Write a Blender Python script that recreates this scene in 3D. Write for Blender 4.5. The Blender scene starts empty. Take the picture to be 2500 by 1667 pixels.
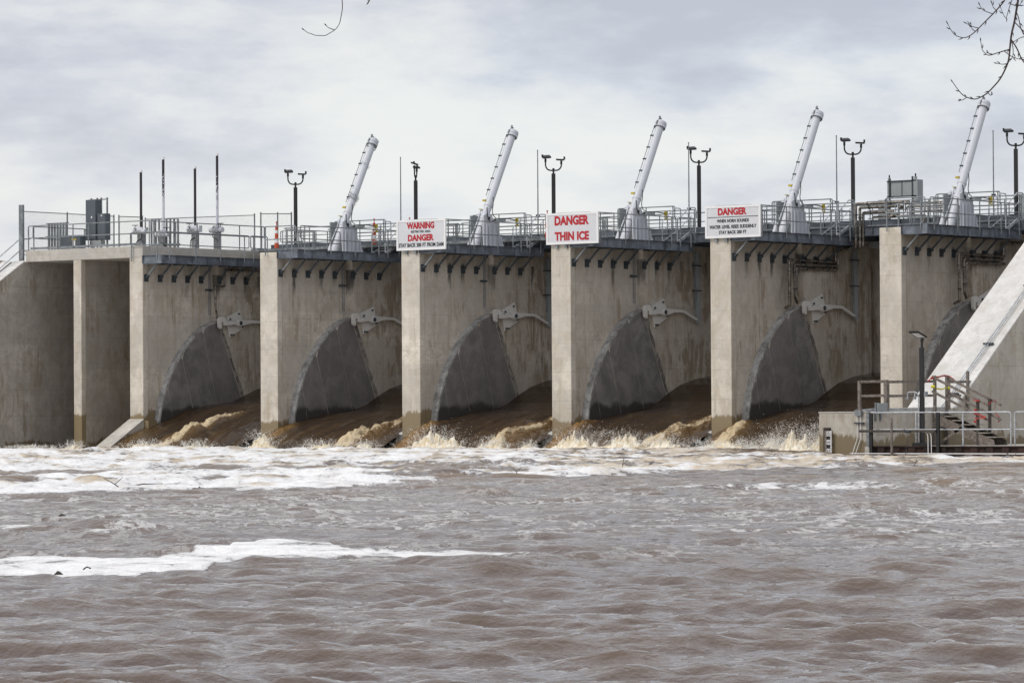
import bpy, bmesh, math, random
import numpy as np
from mathutils import Vector, Matrix, noise as mnoise
sc = bpy.context.scene
COL = sc.collection
random.seed(7); RNG = np.random.RandomState(11)
# ------------------------------------------------------------------ camera
CAM = Vector((115.775, -132.652, 1.301))
FWD = Vector((-0.60754371, 0.79405583, 0.01913062)); RGT = Vector((0.79411419, 0.60773719, -0.00617736)); UPV = Vector((0.01653156, -0.01143888, 0.99979791))
cd = bpy.data.cameras.new('camera'); cam = bpy.data.objects.new('camera', cd); COL.objects.link(cam)
cam.matrix_world = Matrix(((RGT.x, UPV.x, -FWD.x, CAM.x), (RGT.y, UPV.y, -FWD.y, CAM.y), (RGT.z, UPV.z, -FWD.z, CAM.z), (0, 0, 0, 1)))
cd.sensor_width = 36; cd.lens = 9520 / 2500 * 36; cd.clip_end = 5000; cd.clip_start = .5
sc.camera = cam
sc.view_settings.view_transform = 'Standard'; sc.view_settings.look = 'None'; sc.view_settings.exposure = 0.17; sc.view_settings.gamma = 1
# ------------------------------------------------------------------ world: Nishita behind a broken overcast
SUN_EL, SUN_AZ = math.radians(42), math.radians(203)     # azimuth clockwise from +Y
w = bpy.data.worlds.new('World'); sc.world = w; w.use_nodes = True
nt = w.node_tree; nt.nodes.clear()
def wn(t, **k):
    n = nt.nodes.new(t)
    for a, b in k.items(): setattr(n, a, b)
    return n
out = wn('ShaderNodeOutputWorld'); bg = wn('ShaderNodeBackground'); bg.inputs['Strength'].default_value = .1
sky = wn('ShaderNodeTexSky', sky_type='NISHITA', sun_disc=False, sun_elevation=SUN_EL, sun_rotation=SUN_AZ)
tc = wn('ShaderNodeTexCoord')
def wnoise(scale, stretch, detail, rough, loc=(0, 0, 0), dist=0):
    mp = wn('ShaderNodeMapping'); mp.inputs['Scale'].default_value = stretch; mp.inputs['Location'].default_value = loc
    n = wn('ShaderNodeTexNoise'); n.inputs['Scale'].default_value = scale; n.inputs['Detail'].default_value = detail; n.inputs['Roughness'].default_value = rough; n.inputs['Distortion'].default_value = dist
    nt.links.new(tc.outputs['Generated'], mp.inputs[0]); nt.links.new(mp.outputs[0], n.inputs['Vector']); return n
def wramp(src, stops):
    r = wn('ShaderNodeValToRGB'); cr = r.color_ramp; cr.interpolation = 'B_SPLINE'
    while len(cr.elements) < len(stops): cr.elements.new(.5)
    for e, (p, c) in zip(cr.elements, stops): e.position = p; e.color = (*c, 1)
    nt.links.new(src, r.inputs[0]); return r
def wmix(f, a, b, mode='MIX'):
    m = wn('ShaderNodeMix', data_type='RGBA', blend_type=mode)
    for s, v in ((m.inputs[0], f), (m.inputs[6], a), (m.inputs[7], b)):
        if hasattr(v, 'default_value'): nt.links.new(v, s)
        elif isinstance(v, tuple): s.default_value = (*v, 1)
        else: s.default_value = v
    return m.outputs[2]
n1 = wnoise(7.0, (1, 1, 3.5), 7, .55, (3.1, 1.7, .35), .08)
n2 = wnoise(26, (1, 1, 2.6), 5, .6, (8.4, .3, 2.2), .2)
n3 = wnoise(3.2, (1, 1, 4), 2, .5, (.7, 5.2, 1.1))
mm = wn('ShaderNodeMath', operation='MULTIPLY_ADD'); nt.links.new(n2.outputs[0], mm.inputs[0]); mm.inputs[1].default_value = .28; nt.links.new(n1.outputs[0], mm.inputs[2])
cl = wramp(mm.outputs[0], [(.54, (.49, .505, .56)), (.62, (.60, .61, .66)), (.675, (.69, .692, .71)), (.76, (.81, .797, .76))])
blu = wramp(n3.outputs[0], [(.42, (0, 0, 0)), (.62, (1, 1, 1))])
c2 = wmix(blu.outputs[0], cl.outputs[0], (.95, 1.0, 1.03), 'MULTIPLY')
# near the horizon the overcast pales and evens out
sep = wn('ShaderNodeSeparateXYZ'); nt.links.new(tc.outputs['Generated'], sep.inputs[0])
hz = wn('ShaderNodeMapRange'); hz.inputs[1].default_value = .012; hz.inputs[2].default_value = .085; hz.inputs[3].default_value = .55; hz.inputs[4].default_value = .0
nt.links.new(sep.outputs[2], hz.inputs[0])
c3 = wmix(hz.outputs[0], c2, (.715, .713, .715))
zen = wn('ShaderNodeMapRange'); zen.inputs[1].default_value = .1; zen.inputs[2].default_value = 1; zen.inputs[3].default_value = 1; zen.inputs[4].default_value = 1.35
nt.links.new(sep.outputs[2], zen.inputs[0])
sc10 = wn('ShaderNodeVectorMath', operation='SCALE'); nt.links.new(c3, sc10.inputs[0])
z10 = wn('ShaderNodeMath', operation='MULTIPLY'); nt.links.new(zen.outputs[0], z10.inputs[0]); z10.inputs[1].default_value = 10.2; nt.links.new(z10.outputs[0], sc10.inputs['Scale'])
top = wn('ShaderNodeMapRange'); top.inputs[1].default_value = .06; top.inputs[2].default_value = .135; top.inputs[3].default_value = 0; top.inputs[4].default_value = .55; nt.links.new(sep.outputs[2], top.inputs[0])
c3 = wmix(top.outputs[0], c3, (.86, .87, .90), 'MULTIPLY'); nt.links.new(c3, sc10.inputs[0])
c4 = wmix(.96, sky.outputs[0], sc10.outputs[0])
nt.links.new(c4, bg.inputs['Color']); nt.links.new(bg.outputs[0], out.inputs[0])
sl = bpy.data.lights.new('sun', 'SUN'); sl.energy = 1.5; sl.angle = math.radians(22); sl.color = (1, .955, .89)
so = bpy.data.objects.new('sun', sl); COL.objects.link(so)
sd = Vector((math.sin(SUN_AZ) * math.cos(SUN_EL), math.cos(SUN_AZ) * math.cos(SUN_EL), math.sin(SUN_EL)))
so.rotation_euler = sd.to_track_quat('Z', 'Y').to_euler()
# ------------------------------------------------------------------ materials
class NT:
    def __init__(s, name):
        s.m = bpy.data.materials.new(name); s.m.use_nodes = True; s.t = s.m.node_tree
        s.b = s.t.nodes['Principled BSDF']; s.L = s.t.links
        s.g = s.n('ShaderNodeNewGeometry')
    def n(s, t, **k):
        n = s.t.nodes.new(t)
        for a, b in k.items(): setattr(n, a, b)
        return n
    def put(s, sock, v):
        if hasattr(v, 'is_output'): s.L.new(v, sock)
        elif isinstance(v, tuple) and len(v) == 3 and sock.type == 'RGBA': sock.default_value = (*v, 1)
        else: sock.default_value = v
    def noise(s, scale, stretch=(1, 1, 1), detail=4, rough=.55, loc=(0, 0, 0), dist=0, vec=None):
        mp = s.n('ShaderNodeMapping'); mp.inputs['Scale'].default_value = stretch; mp.inputs['Location'].default_value = loc
        s.L.new(vec or s.g.outputs['Position'], mp.inputs[0])
        n = s.n('ShaderNodeTexNoise'); n.inputs['Scale'].default_value = scale; n.inputs['Detail'].default_value = detail; n.inputs['Roughness'].default_value = rough; n.inputs['Distortion'].default_value = dist
        s.L.new(mp.outputs[0], n.inputs['Vector']); return n.outputs[0]
    def vor(s, scale, stretch=(1, 1, 1), feature='F1'):
        mp = s.n('ShaderNodeMapping'); mp.inputs['Scale'].default_value = stretch; s.L.new(s.g.outputs['Position'], mp.inputs[0])
        n = s.n('ShaderNodeTexVoronoi', feature=feature); n.inputs['Scale'].default_value = scale; s.L.new(mp.outputs[0], n.inputs['Vector']); return n.outputs[0]
    def rng(s, v, a, b, c=0., d=1., smooth=True):
        n = s.n('ShaderNodeMapRange', interpolation_type='SMOOTHSTEP' if smooth else 'LINEAR'); s.put(n.inputs[0], v)
        for i, x in enumerate((a, b, c, d)): n.inputs[i + 1].default_value = x
        return n.outputs[0]
    def ma(s, op, a, b=0., c=0.):
        n = s.n('ShaderNodeMath', operation=op); s.put(n.inputs[0], a); s.put(n.inputs[1], b); s.put(n.inputs[2], c); return n.outputs[0]
    def mix(s, f, a, b, mode='MIX'):
        m = s.n('ShaderNodeMix', data_type='RGBA', blend_type=mode); s.put(m.inputs[0], f); s.put(m.inputs[6], a); s.put(m.inputs[7], b); return m.outputs[2]
    def xyz(s, i):
        n = s.n('ShaderNodeSeparateXYZ'); s.L.new(s.g.outputs['Position'], n.inputs[0]); return n.outputs[i]
    def attr(s, name):
        n = s.n('ShaderNodeAttribute', attribute_name=name); return n.outputs['Fac']
    def bump(s, h, strength=.3, dist=.02):
        n = s.n('ShaderNodeBump'); n.inputs['Strength'].default_value = strength; n.inputs['Distance'].default_value = dist; s.L.new(h, n.inputs['Height']); s.L.new(n.outputs[0], s.b.inputs['Normal'])
    def fin(s, col, rough=.8, metal=0.):
        s.put(s.b.inputs['Base Color'], col); s.put(s.b.inputs['Roughness'], rough); s.b.inputs['Metallic'].default_value = metal; return s.m
def concrete(name, base, stain=1., lines=True, wet=None, algae=.5, seed=0., grime_top=True, bright=.0):
    s = NT(name); L = (seed, seed * 1.7, seed * .6)
    big = s.noise(.45, (1, 1, .7), 3, .55, L); mid = s.noise(2.6, (1, 1, .8), 6, .65, L); fine = s.noise(26, (1, 1, 1), 4, .6)
    col = s.mix(s.rng(big, .36, .66), tuple(c * .86 for c in base), tuple(c * 1.09 for c in base))
    col = s.mix(s.ma('MULTIPLY', s.rng(mid, .42, .66), .62), col, tuple(c * .68 for c in base))
    streak = s.noise(1.7, (2.6, 2.6, .13), 5, .62, L, .3)
    col = s.mix(s.ma('MULTIPLY', s.rng(streak, .5, .72), .55 * stain), col, (base[0] * .60, base[1] * .53, base[2] * .43))
    pale = s.noise(2.2, (2.2, 2.2, .22), 4, .6, (L[0] + 5, L[1], L[2] + 9), .4)
    col = s.mix(s.ma('MULTIPLY', s.rng(pale, .57, .74), .34), col, tuple(min(1, c * 1.32) for c in base))
    # blocky formwork tint panels
    z = s.xyz(2)
    if lines:
        zz = s.ma('FRACT', s.ma('DIVIDE', s.ma('ADD', z, .35 + seed * .13), 1.22)); hl = s.ma('LESS_THAN', zz, .016)
        col = s.mix(s.ma('MULTIPLY', hl, s.rng(mid, .38, .6, .25, .8)), col, tuple(c * .38 for c in base))
        yy = s.ma('FRACT', s.ma('DIVIDE', s.ma('ADD', s.xyz(1), .2), 1.2)); vl = s.ma('LESS_THAN', yy, .012)
        col = s.mix(s.ma('MULTIPLY', vl, s.rng(big, .40, .6, .15, .55)), col, tuple(c * .4 for c in base))
    wp = s.n('ShaderNodeTexWhiteNoise', noise_dimensions='3D'); cp = s.n('ShaderNodeCombineXYZ'); s.put(cp.inputs[0], s.ma('FLOOR', s.ma('DIVIDE', s.xyz(0), 1.3))); s.put(cp.inputs[1], s.ma('FLOOR', s.ma('DIVIDE', s.ma('ADD', s.xyz(1), .2), 1.2))); s.put(cp.inputs[2], s.ma('FLOOR', s.ma('DIVIDE', s.ma('ADD', z, .35 + seed * .13), 1.22))); s.L.new(cp.outputs[0], wp.inputs['Vector'])
    col = s.mix(s.ma('MULTIPLY', wp.outputs[0], .22), col, tuple(c * .70 for c in base))
    bl = s.noise(1.25, (1, 1, .85), 7, .70, (seed + 6, 2, seed), .5); col = s.mix(s.ma('MULTIPLY', s.rng(bl, .52, .585), .46), col, (base[0] * .66, base[1] * .60, base[2] * .52)); col = s.mix(s.ma('MULTIPLY', s.rng(bl, .455, .40), .26), col, tuple(min(1, c * 1.25) for c in base))
    vo = s.vor(1.5); hole = s.ma('MULTIPLY', s.rng(vo, .028, .05, 1, 0), s.rng(s.noise(.9, (1, 1, 1), 2, .5, (9, 3, 4)), .46, .54))
    col = s.mix(s.ma('MULTIPLY', hole, .75), col, (.06, .05, .045))
    vo2 = s.vor(7.); hole2 = s.ma('MULTIPLY', s.rng(vo2, .06, .11, 1, 0), s.rng(mid, .52, .6))
    col = s.mix(s.ma('MULTIPLY', hole2, .5), col, (.09, .08, .07))
    col = s.mix(s.ma('MULTIPLY', s.rng(fine, .48, .7), .28), col, tuple(c * .55 for c in base))
    wn_ = s.n('ShaderNodeTexWhiteNoise', noise_dimensions='1D'); s.put(wn_.inputs['W'], s.ma('ADD', s.ma('FLOOR', s.ma('DIVIDE', s.ma('ADD', z, s.ma('MULTIPLY', mid, .1)), 1.22)), s.ma('FLOOR', s.ma('DIVIDE', s.ma('ADD', s.xyz(0), 3.), 8.2))))
    col = s.mix(s.rng(wn_.outputs[0], 0, 1, 0, .42), col, tuple(c * .66 for c in base))
    crk = s.ma('ABSOLUTE', s.ma('SUBTRACT', s.noise(.55, (1, 1, 1.6), 7, .62, (seed + 3, seed, 6), .8), .5)); col = s.mix(s.ma('MULTIPLY', s.rng(crk, .002, .007, 1, 0), s.rng(big, .45, .6, 0, .45)), col, tuple(c * .35 for c in base))
    if algae:
        pat = s.noise(.62, (1.1, 1.1, .55), 6, .68, (seed + 2, 7, seed), .3); flow = s.noise(3., (2.4, 2.4, .2), 4, .6)
        am = s.ma('MULTIPLY', s.rng(pat, .53, .62), s.rng(flow, .40, .58)); am = s.ma('MULTIPLY', am, algae)
        col = s.mix(am, col, (base[0] * .42, base[1] * .355, base[2] * .26))
    if name == 'concrete_wall':
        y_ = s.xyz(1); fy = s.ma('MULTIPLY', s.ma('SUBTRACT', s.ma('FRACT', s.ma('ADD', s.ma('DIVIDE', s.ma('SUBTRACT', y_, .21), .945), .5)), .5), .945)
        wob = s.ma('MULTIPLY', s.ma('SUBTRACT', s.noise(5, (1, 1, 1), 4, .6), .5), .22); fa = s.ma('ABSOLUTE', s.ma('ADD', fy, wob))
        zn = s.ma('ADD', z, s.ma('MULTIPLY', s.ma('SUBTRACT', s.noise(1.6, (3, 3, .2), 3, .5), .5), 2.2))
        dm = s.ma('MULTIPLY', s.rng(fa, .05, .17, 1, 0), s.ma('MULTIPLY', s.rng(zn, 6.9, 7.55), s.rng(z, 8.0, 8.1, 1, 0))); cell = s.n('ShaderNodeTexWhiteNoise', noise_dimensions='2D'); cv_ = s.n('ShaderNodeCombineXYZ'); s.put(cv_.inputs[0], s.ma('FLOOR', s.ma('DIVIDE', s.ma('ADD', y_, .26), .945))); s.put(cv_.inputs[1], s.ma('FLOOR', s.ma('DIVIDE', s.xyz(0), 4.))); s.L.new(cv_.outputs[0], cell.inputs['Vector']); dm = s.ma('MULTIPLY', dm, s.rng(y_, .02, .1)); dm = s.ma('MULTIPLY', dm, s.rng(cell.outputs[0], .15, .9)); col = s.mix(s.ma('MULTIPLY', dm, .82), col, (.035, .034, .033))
        far = s.ma('MULTIPLY', s.rng(y_, 4.6, 7.5), s.rng(z, 2.2, 3.2)); st2 = s.noise(1.5, (2.2, 2.2, .35), 6, .7, (seed + 4, 1, 3), .4); pt2 = s.noise(.75, (1, 1, .8), 4, .6, (seed + 1, 8, 3), .2)
        col = s.mix(s.ma('MULTIPLY', s.ma('MULTIPLY', far, s.rng(st2, .42, .56)), s.ma('MULTIPLY', s.rng(pt2, .44, .54), .8)), col, (base[0] * .40, base[1] * .34, base[2] * .26))
    if grime_top:
        gt = s.ma('MULTIPLY', s.rng(z, 6.9, 8.4), s.rng(s.noise(1.1, (1.6, 1.6, .3), 5, .65, L, .5), .42, .68)); col = s.mix(s.ma('MULTIPLY', gt, .62), col, tuple(c * .42 for c in base))
    rough = .88
    if wet is not None:
        wz = s.ma('ADD', z, s.ma('ADD', s.ma('MULTIPLY', s.noise(1.5, (1.6, 1.6, .3), 6, .7), -1.15), s.ma('MULTIPLY', s.ma('SUBTRACT', s.noise(.11, (1, 1, 0), 2, .5, (3.3, 1, 0)), .5), -2.2))); wm = s.rng(wz, wet - .62, wet - .5, 1, 0)
        spl = s.ma('MULTIPLY', s.rng(z, wet + .2, wet + 2.0, 1, 0), s.rng(s.noise(5., (2.6, 2.6, .55), 3, .6), .63, .70)); spl = s.ma('MULTIPLY', spl, .72)
        wm = s.ma('MAXIMUM', wm, spl)
        col = s.mix(wm, col, (base[0] * .36, base[1] * .30, base[2] * .20)); rough = s.ma('MULTIPLY_ADD', wm, -.45, .88)
    s.bump(s.ma('ADD', s.ma('MULTIPLY', mid, .5), s.ma('MULTIPLY', fine, .3)), .35, .03)
    return s.fin(col, rough)
def metal(name, col, rough=.45, metallic=.7, var=.35, vs=3.):
    s = NT(name); n = s.noise(vs, (1, 1, 1), 5, .6); n2 = s.noise(vs * 6, (1, 1, .4), 3, .6)
    c = s.mix(s.rng(n, .38, .66), tuple(x * (1 - var) for x in col), tuple(min(1, x * (1 + var * .6)) for x in col))
    c = s.mix(s.ma('MULTIPLY', s.rng(n2, .55, .75), var), c, tuple(x * .55 for x in col))
    return s.fin(c, s.rng(n, .3, .7, rough - .1, rough + .15), metallic)
def paint(name, col, rough=.5, var=.12, dirt=None):
    s = NT(name); n = s.noise(2.5, (1, 1, .6), 5, .6); n2 = s.noise(14, (1, 1, .3), 4, .6)
    c = s.mix(s.rng(n, .35, .7), tuple(x * (1 - var) for x in col), col)
    c = s.mix(s.ma('MULTIPLY', s.rng(n2, .58, .78), var * 2), c, dirt or tuple(x * .5 for x in col))
    return s.fin(c, rough)
M = {}
M['conc_nose'] = concrete('concrete_nose', (.65, .595, .51), 1.15, True, 1.35, .12, 1.3, False)
M['conc'] = concrete('concrete_wall', (.61, .55, .475), 1.35, True, 1.5, .6, 0.)
M['conc_light'] = concrete('concrete_light', (.57, .535, .48), .5, True, None, .1, 3., False)
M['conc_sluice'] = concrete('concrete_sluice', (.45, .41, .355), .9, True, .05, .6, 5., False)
M['conc_white'] = concrete('concrete_white', (.76, .735, .70), .12, False, None, 0., 8., False)
M['conc_right'] = concrete('concrete_right', (.55, .505, .435), .9, True, .55, .55, 2.2, False)
def seal_mat():
    s = NT('seal_plate'); n = s.noise(1.2, (1, 1, 1), 6, .65, (3, 1, 2), .5); st = s.noise(2.4, (2, 2, .25), 5, .65)
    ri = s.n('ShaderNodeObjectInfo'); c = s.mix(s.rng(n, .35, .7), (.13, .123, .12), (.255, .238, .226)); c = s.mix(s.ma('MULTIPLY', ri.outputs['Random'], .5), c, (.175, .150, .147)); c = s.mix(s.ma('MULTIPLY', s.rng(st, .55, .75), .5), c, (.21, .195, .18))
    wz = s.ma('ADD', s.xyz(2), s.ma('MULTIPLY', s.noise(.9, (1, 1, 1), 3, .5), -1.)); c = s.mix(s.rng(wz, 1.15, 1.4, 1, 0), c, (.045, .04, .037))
    s.bump(n, .2, .02); return s.fin(c, .6)
M['seal'] = seal_mat()
def rim_mat():
    s = NT('rim_concrete'); n = s.noise(2.2, (1, 1, 1), 6, .68, (1, 4, 2), .6); n2 = s.noise(6., (1, 1, .6), 5, .7)
    c = s.mix(s.rng(n, .36, .66), (.22, .21, .20), (.46, .45, .43)); c = s.mix(s.ma('MULTIPLY', s.rng(n2, .52, .68), .7), c, (.10, .095, .09)); return s.fin(c, .8)
M['rim'] = rim_mat()
def rim2():
    s = NT('radial_strip'); n = s.noise(1.9, (1, 1, 1), 6, .7, (1, 4, 2), .6); c = s.mix(s.rng(n, .40, .58), (.115, .105, .10), (.30, .275, .24)); return s.fin(c, .8)
M['rim2'] = rim2()
M['galv'] = metal('galvanised_steel', (.24, .255, .265), .5, .35, .3, 5)
M['galv_light'] = metal('galvanised_light', (.5, .52, .54), .42, .45, .25, 6)
M['beam'] = metal('weathered_beam', (.155, .175, .205), .6, .15, .42, 1.6)
M['bridge'] = metal('bridge_girder', (.09, .105, .125), .65, .1, .4, 1.3)
M['bracket'] = metal('bracket_steel', (.05, .062, .07), .7, .1, .4, 4)
M['stainless'] = metal('stainless_pipe', (.25, .22, .19), .28, .8, .5, 4)
M['white'] = paint('white_paint', (.57, .58, .62), .42, .05, (.5, .48, .46))
M['armgrey'] = paint('grey_lever_paint', (.66, .64, .60), .5, .08)
M['black'] = paint('black_paint', (.014, .013, .013), .5, .3)
M['rubber'] = paint('rubber_hose', (.015, .015, .016), .5, .2)
M['yellow'] = paint('yellow_paint', (.55, .42, .03), .5, .2)
M['orange'] = paint('orange_plastic', (.50, .075, .022), .45, .12)
M['redtip'] = paint('red_plastic', (.55, .02, .015), .45, .1)
M['cabinet'] = paint('cabinet_grey', (.085, .103, .118), .5, .15)
M['boxgrey'] = paint('box_grey', (.30, .325, .325), .5, .1)
M['signwhite'] = paint('sign_white', (.60, .60, .62), .4, .05)
M['signframe'] = paint('sign_frame', (.76, .75, .74), .45, .05)
M['signred'] = paint('sign_red', (.42, .006, .014), .5, .05)
M['signblack'] = paint('sign_black', (.015, .015, .018), .5, .05)
M['wood'] = None
def wood(name, a, b):
    s = NT(name); n = s.noise(9, (1, 1, 1), 6, .65, (0, 0, 0), 1.2); c = s.mix(s.rng(n, .35, .68), a, b); s.bump(n, .2, .01); return s.fin(c, .85)
M['wood'] = wood('weathered_wood', (.10, .082, .07), (.27, .23, .20)); M['treadwood'] = wood('tread_wood', (.22, .19, .165), (.42, .38, .33)); M['wooddark'] = wood('dark_wood', (.035, .028, .025), (.10, .085, .07))
def rust():
    s = NT('rusty_sheet_pile'); n = s.noise(1.6, (1, 1, .7), 6, .7, (2, 2, 2), .6); c = s.mix(s.rng(n, .4, .62), (.016, .008, .006), (.042, .02, .014)); c = s.mix(s.rng(n, .70, .76), c, (.30, .11, .03)); return s.fin(c, .85)
M['rust'] = rust()
M['tapered'] = paint('red_tape', (.42, .028, .02), .5, .2); M['tapeyel'] = paint('yellow_tape', (.66, .62, .03), .5, .15)
def rock():
    s = NT('boulder'); n = s.noise(3, (1, 1, 1), 6, .65); r = s.n('ShaderNodeObjectInfo'); c = s.mix(s.rng(n, .35, .7), (.16, .13, .11), (.36, .33, .31)); c = s.mix(s.ma('MULTIPLY', r.outputs['Random'], .5), c, (.32, .22, .13)); s.bump(n, .5, .06); return s.fin(c, .9)
M['rock'] = rock()
def bark():
    s = NT('twig_bark'); n = s.noise(60, (1, 1, 1), 4, .6); return s.fin(s.mix(n, (.028, .018, .016), (.10, .07, .06)), .8)
M['bark'] = bark()
M['drift'] = paint('wet_driftwood', (.035, .024, .018), .7, .3)
M['soil'] = paint('bank_soil', (.16, .13, .10), .95, .3)
def stem_mat(name, a, lo, hi, cov):
    # clear acrylic tube mottled with black grease
    s = NT(name); z = s.xyz(2); n = s.noise(16, (1, 1, .8), 4, .7, (a, a, a), .5); k = s.rng(z, lo, hi, cov, 0.08 if lo < hi else 1.)
    m = s.rng(s.ma('ADD', n, s.ma('MULTIPLY', k, .62)), .72, .76); return s.fin(s.mix(m, (.58, .58, .62), (.022, .015, .018)), .35)
M['stem_black'] = stem_mat('stem_grease_full', 1., 16., 20., 1.)
M['stem_half'] = stem_mat('stem_grease_part', 4., 12.9, 11.6, 1.)
def stemhalf(name, a, z0, z1):
    s = NT(name); z = s.xyz(2); n = s.noise(14, (1, 1, .7), 4, .75, (a, a, a), .6); k = s.rng(z, z0, z1, 0, 1, False)
    m = s.rng(s.ma('ADD', n, s.ma('MULTIPLY', k, .30)), .60, .64); return s.fin(s.mix(m, (.60, .60, .66), (.022, .015, .02)), .35)
M['stem_half'] = stemhalf('stem_grease_part', 4., 11.2, 13.4)
def water_mat(name, deep, crest, foamc, flow=False):
    s = NT(name); g = s.g
    f = s.attr('foam'); tint = s.attr('tint')
    if flow:
        a1 = s.noise(3.4, (1.2, .35, 1), 7, .72, (1, 1, 1), .6); a2 = s.noise(13, (1.3, .8, 1), 5, .7)
    else:
        a1 = s.noise(1.25, (1, 1, 1), 7, .70, (0, 0, 0), .9); a2 = s.noise(7.5, (1, 1, 1), 5, .68, (4, 4, 4), .5)
    nn = s.ma('ADD', s.ma('MULTIPLY', a1, .62), s.ma('MULTIPLY', a2, .38))
    fm = s.ma('ADD', f, s.ma('MULTIPLY', s.ma('SUBTRACT', nn, .5), 2.6)); mask = s.rng(fm, .44, .66)
    fil = s.ma('ABSOLUTE', s.ma('SUBTRACT', s.noise(.62, (1, 1, 1), 6, .66, (7, 2, 5), 1.5), .5))
    lace = s.ma('MULTIPLY', s.rng(fil, .014, .055, 1, 0), s.attr('lace')); lace = s.ma('MULTIPLY', lace, s.rng(a2, .36, .52)); mask = s.ma('MAXIMUM', mask, s.ma('MULTIPLY', lace, .95))
    body = s.mix(tint, deep, crest)
    fcol = s.mix(s.rng(s.ma('ADD', a2, s.ma('MULTIPLY', s.attr('tan'), .8)), .5, 1.1), foamc, (.60, .47, .29) if flow else (.58, .47, .33))
    if flow:
        stn = s.noise(5.5, (2.6, .13, 1), 5, .65, (3, 2, 1), .25); mask = s.ma('MAXIMUM', mask, s.ma('MULTIPLY', s.rng(stn, .64, .78), .22))
        stb = s.noise(2.1, (2.4, .16, 1), 4, .6, (8, 2, 1), .2); body = s.mix(s.ma('MULTIPLY', s.rng(stb, .50, .70), .35), body, (.10, .060, .028))
    edge = s.rng(fm, .44, 1.05); fcol = s.mix(edge, s.mix(.38, fcol, deep), fcol)
    col = s.mix(mask, body, fcol)
    if flow:
        h = s.ma('ADD', s.noise(2.6, (2.4, .5, 1), 5, .6), s.ma('MULTIPLY', a2, .35)); s.bump(h, .32, .08)
    else:
        rip = s.noise(7.5, (1, 1, 1), 5, .62, (2, 9, 1), .15); rip2 = s.noise(2.3, (1, 1, 1), 4, .6, (2, 9, 1), .1); h = s.ma('ADD', s.ma('MULTIPLY', rip, .45), s.ma('ADD', s.ma('MULTIPLY', rip2, .8), s.ma('MULTIPLY', s.ma('MULTIPLY', a2, mask), .8))); s.bump(h, .55, .11)
    s.b.inputs['IOR'].default_value = 1.33
    rough = s.ma('MULTIPLY_ADD', mask, .75, .09 if flow else .035)
    return s.fin(col, rough)
M['water'] = water_mat('river_water', (.112, .082, .071), (.21, .135, .065), (.90, .89, .88))
M['flow'] = water_mat('spill_water', (.040, .025, .0145), (.25, .14, .045), (.84, .76, .60), True)
def foam_mat(name, a, b, sc_=5.):
    s = NT(name); n = s.noise(sc_, (1, 1, 1), 6, .65); c = s.mix(s.rng(n, .38, .66), a, b); s.bump(s.noise(sc_ * 2, (1, 1, 1), 5, .65), .6, .06); return s.fin(c, .85)
M['foam_tan'] = foam_mat('foam_tan', (.68, .56, .37), (.92, .88, .78)); M['drops'] = foam_mat('spray_drops', (.88, .84, .75), (.97, .96, .93), 3.)
M['foam_amber'] = foam_mat('foam_amber', (.36, .20, .06), (.72, .52, .25), 4.); M['foam_white'] = foam_mat('foam_white', (.82, .80, .76), (.93, .93, .93), 3.)
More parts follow.
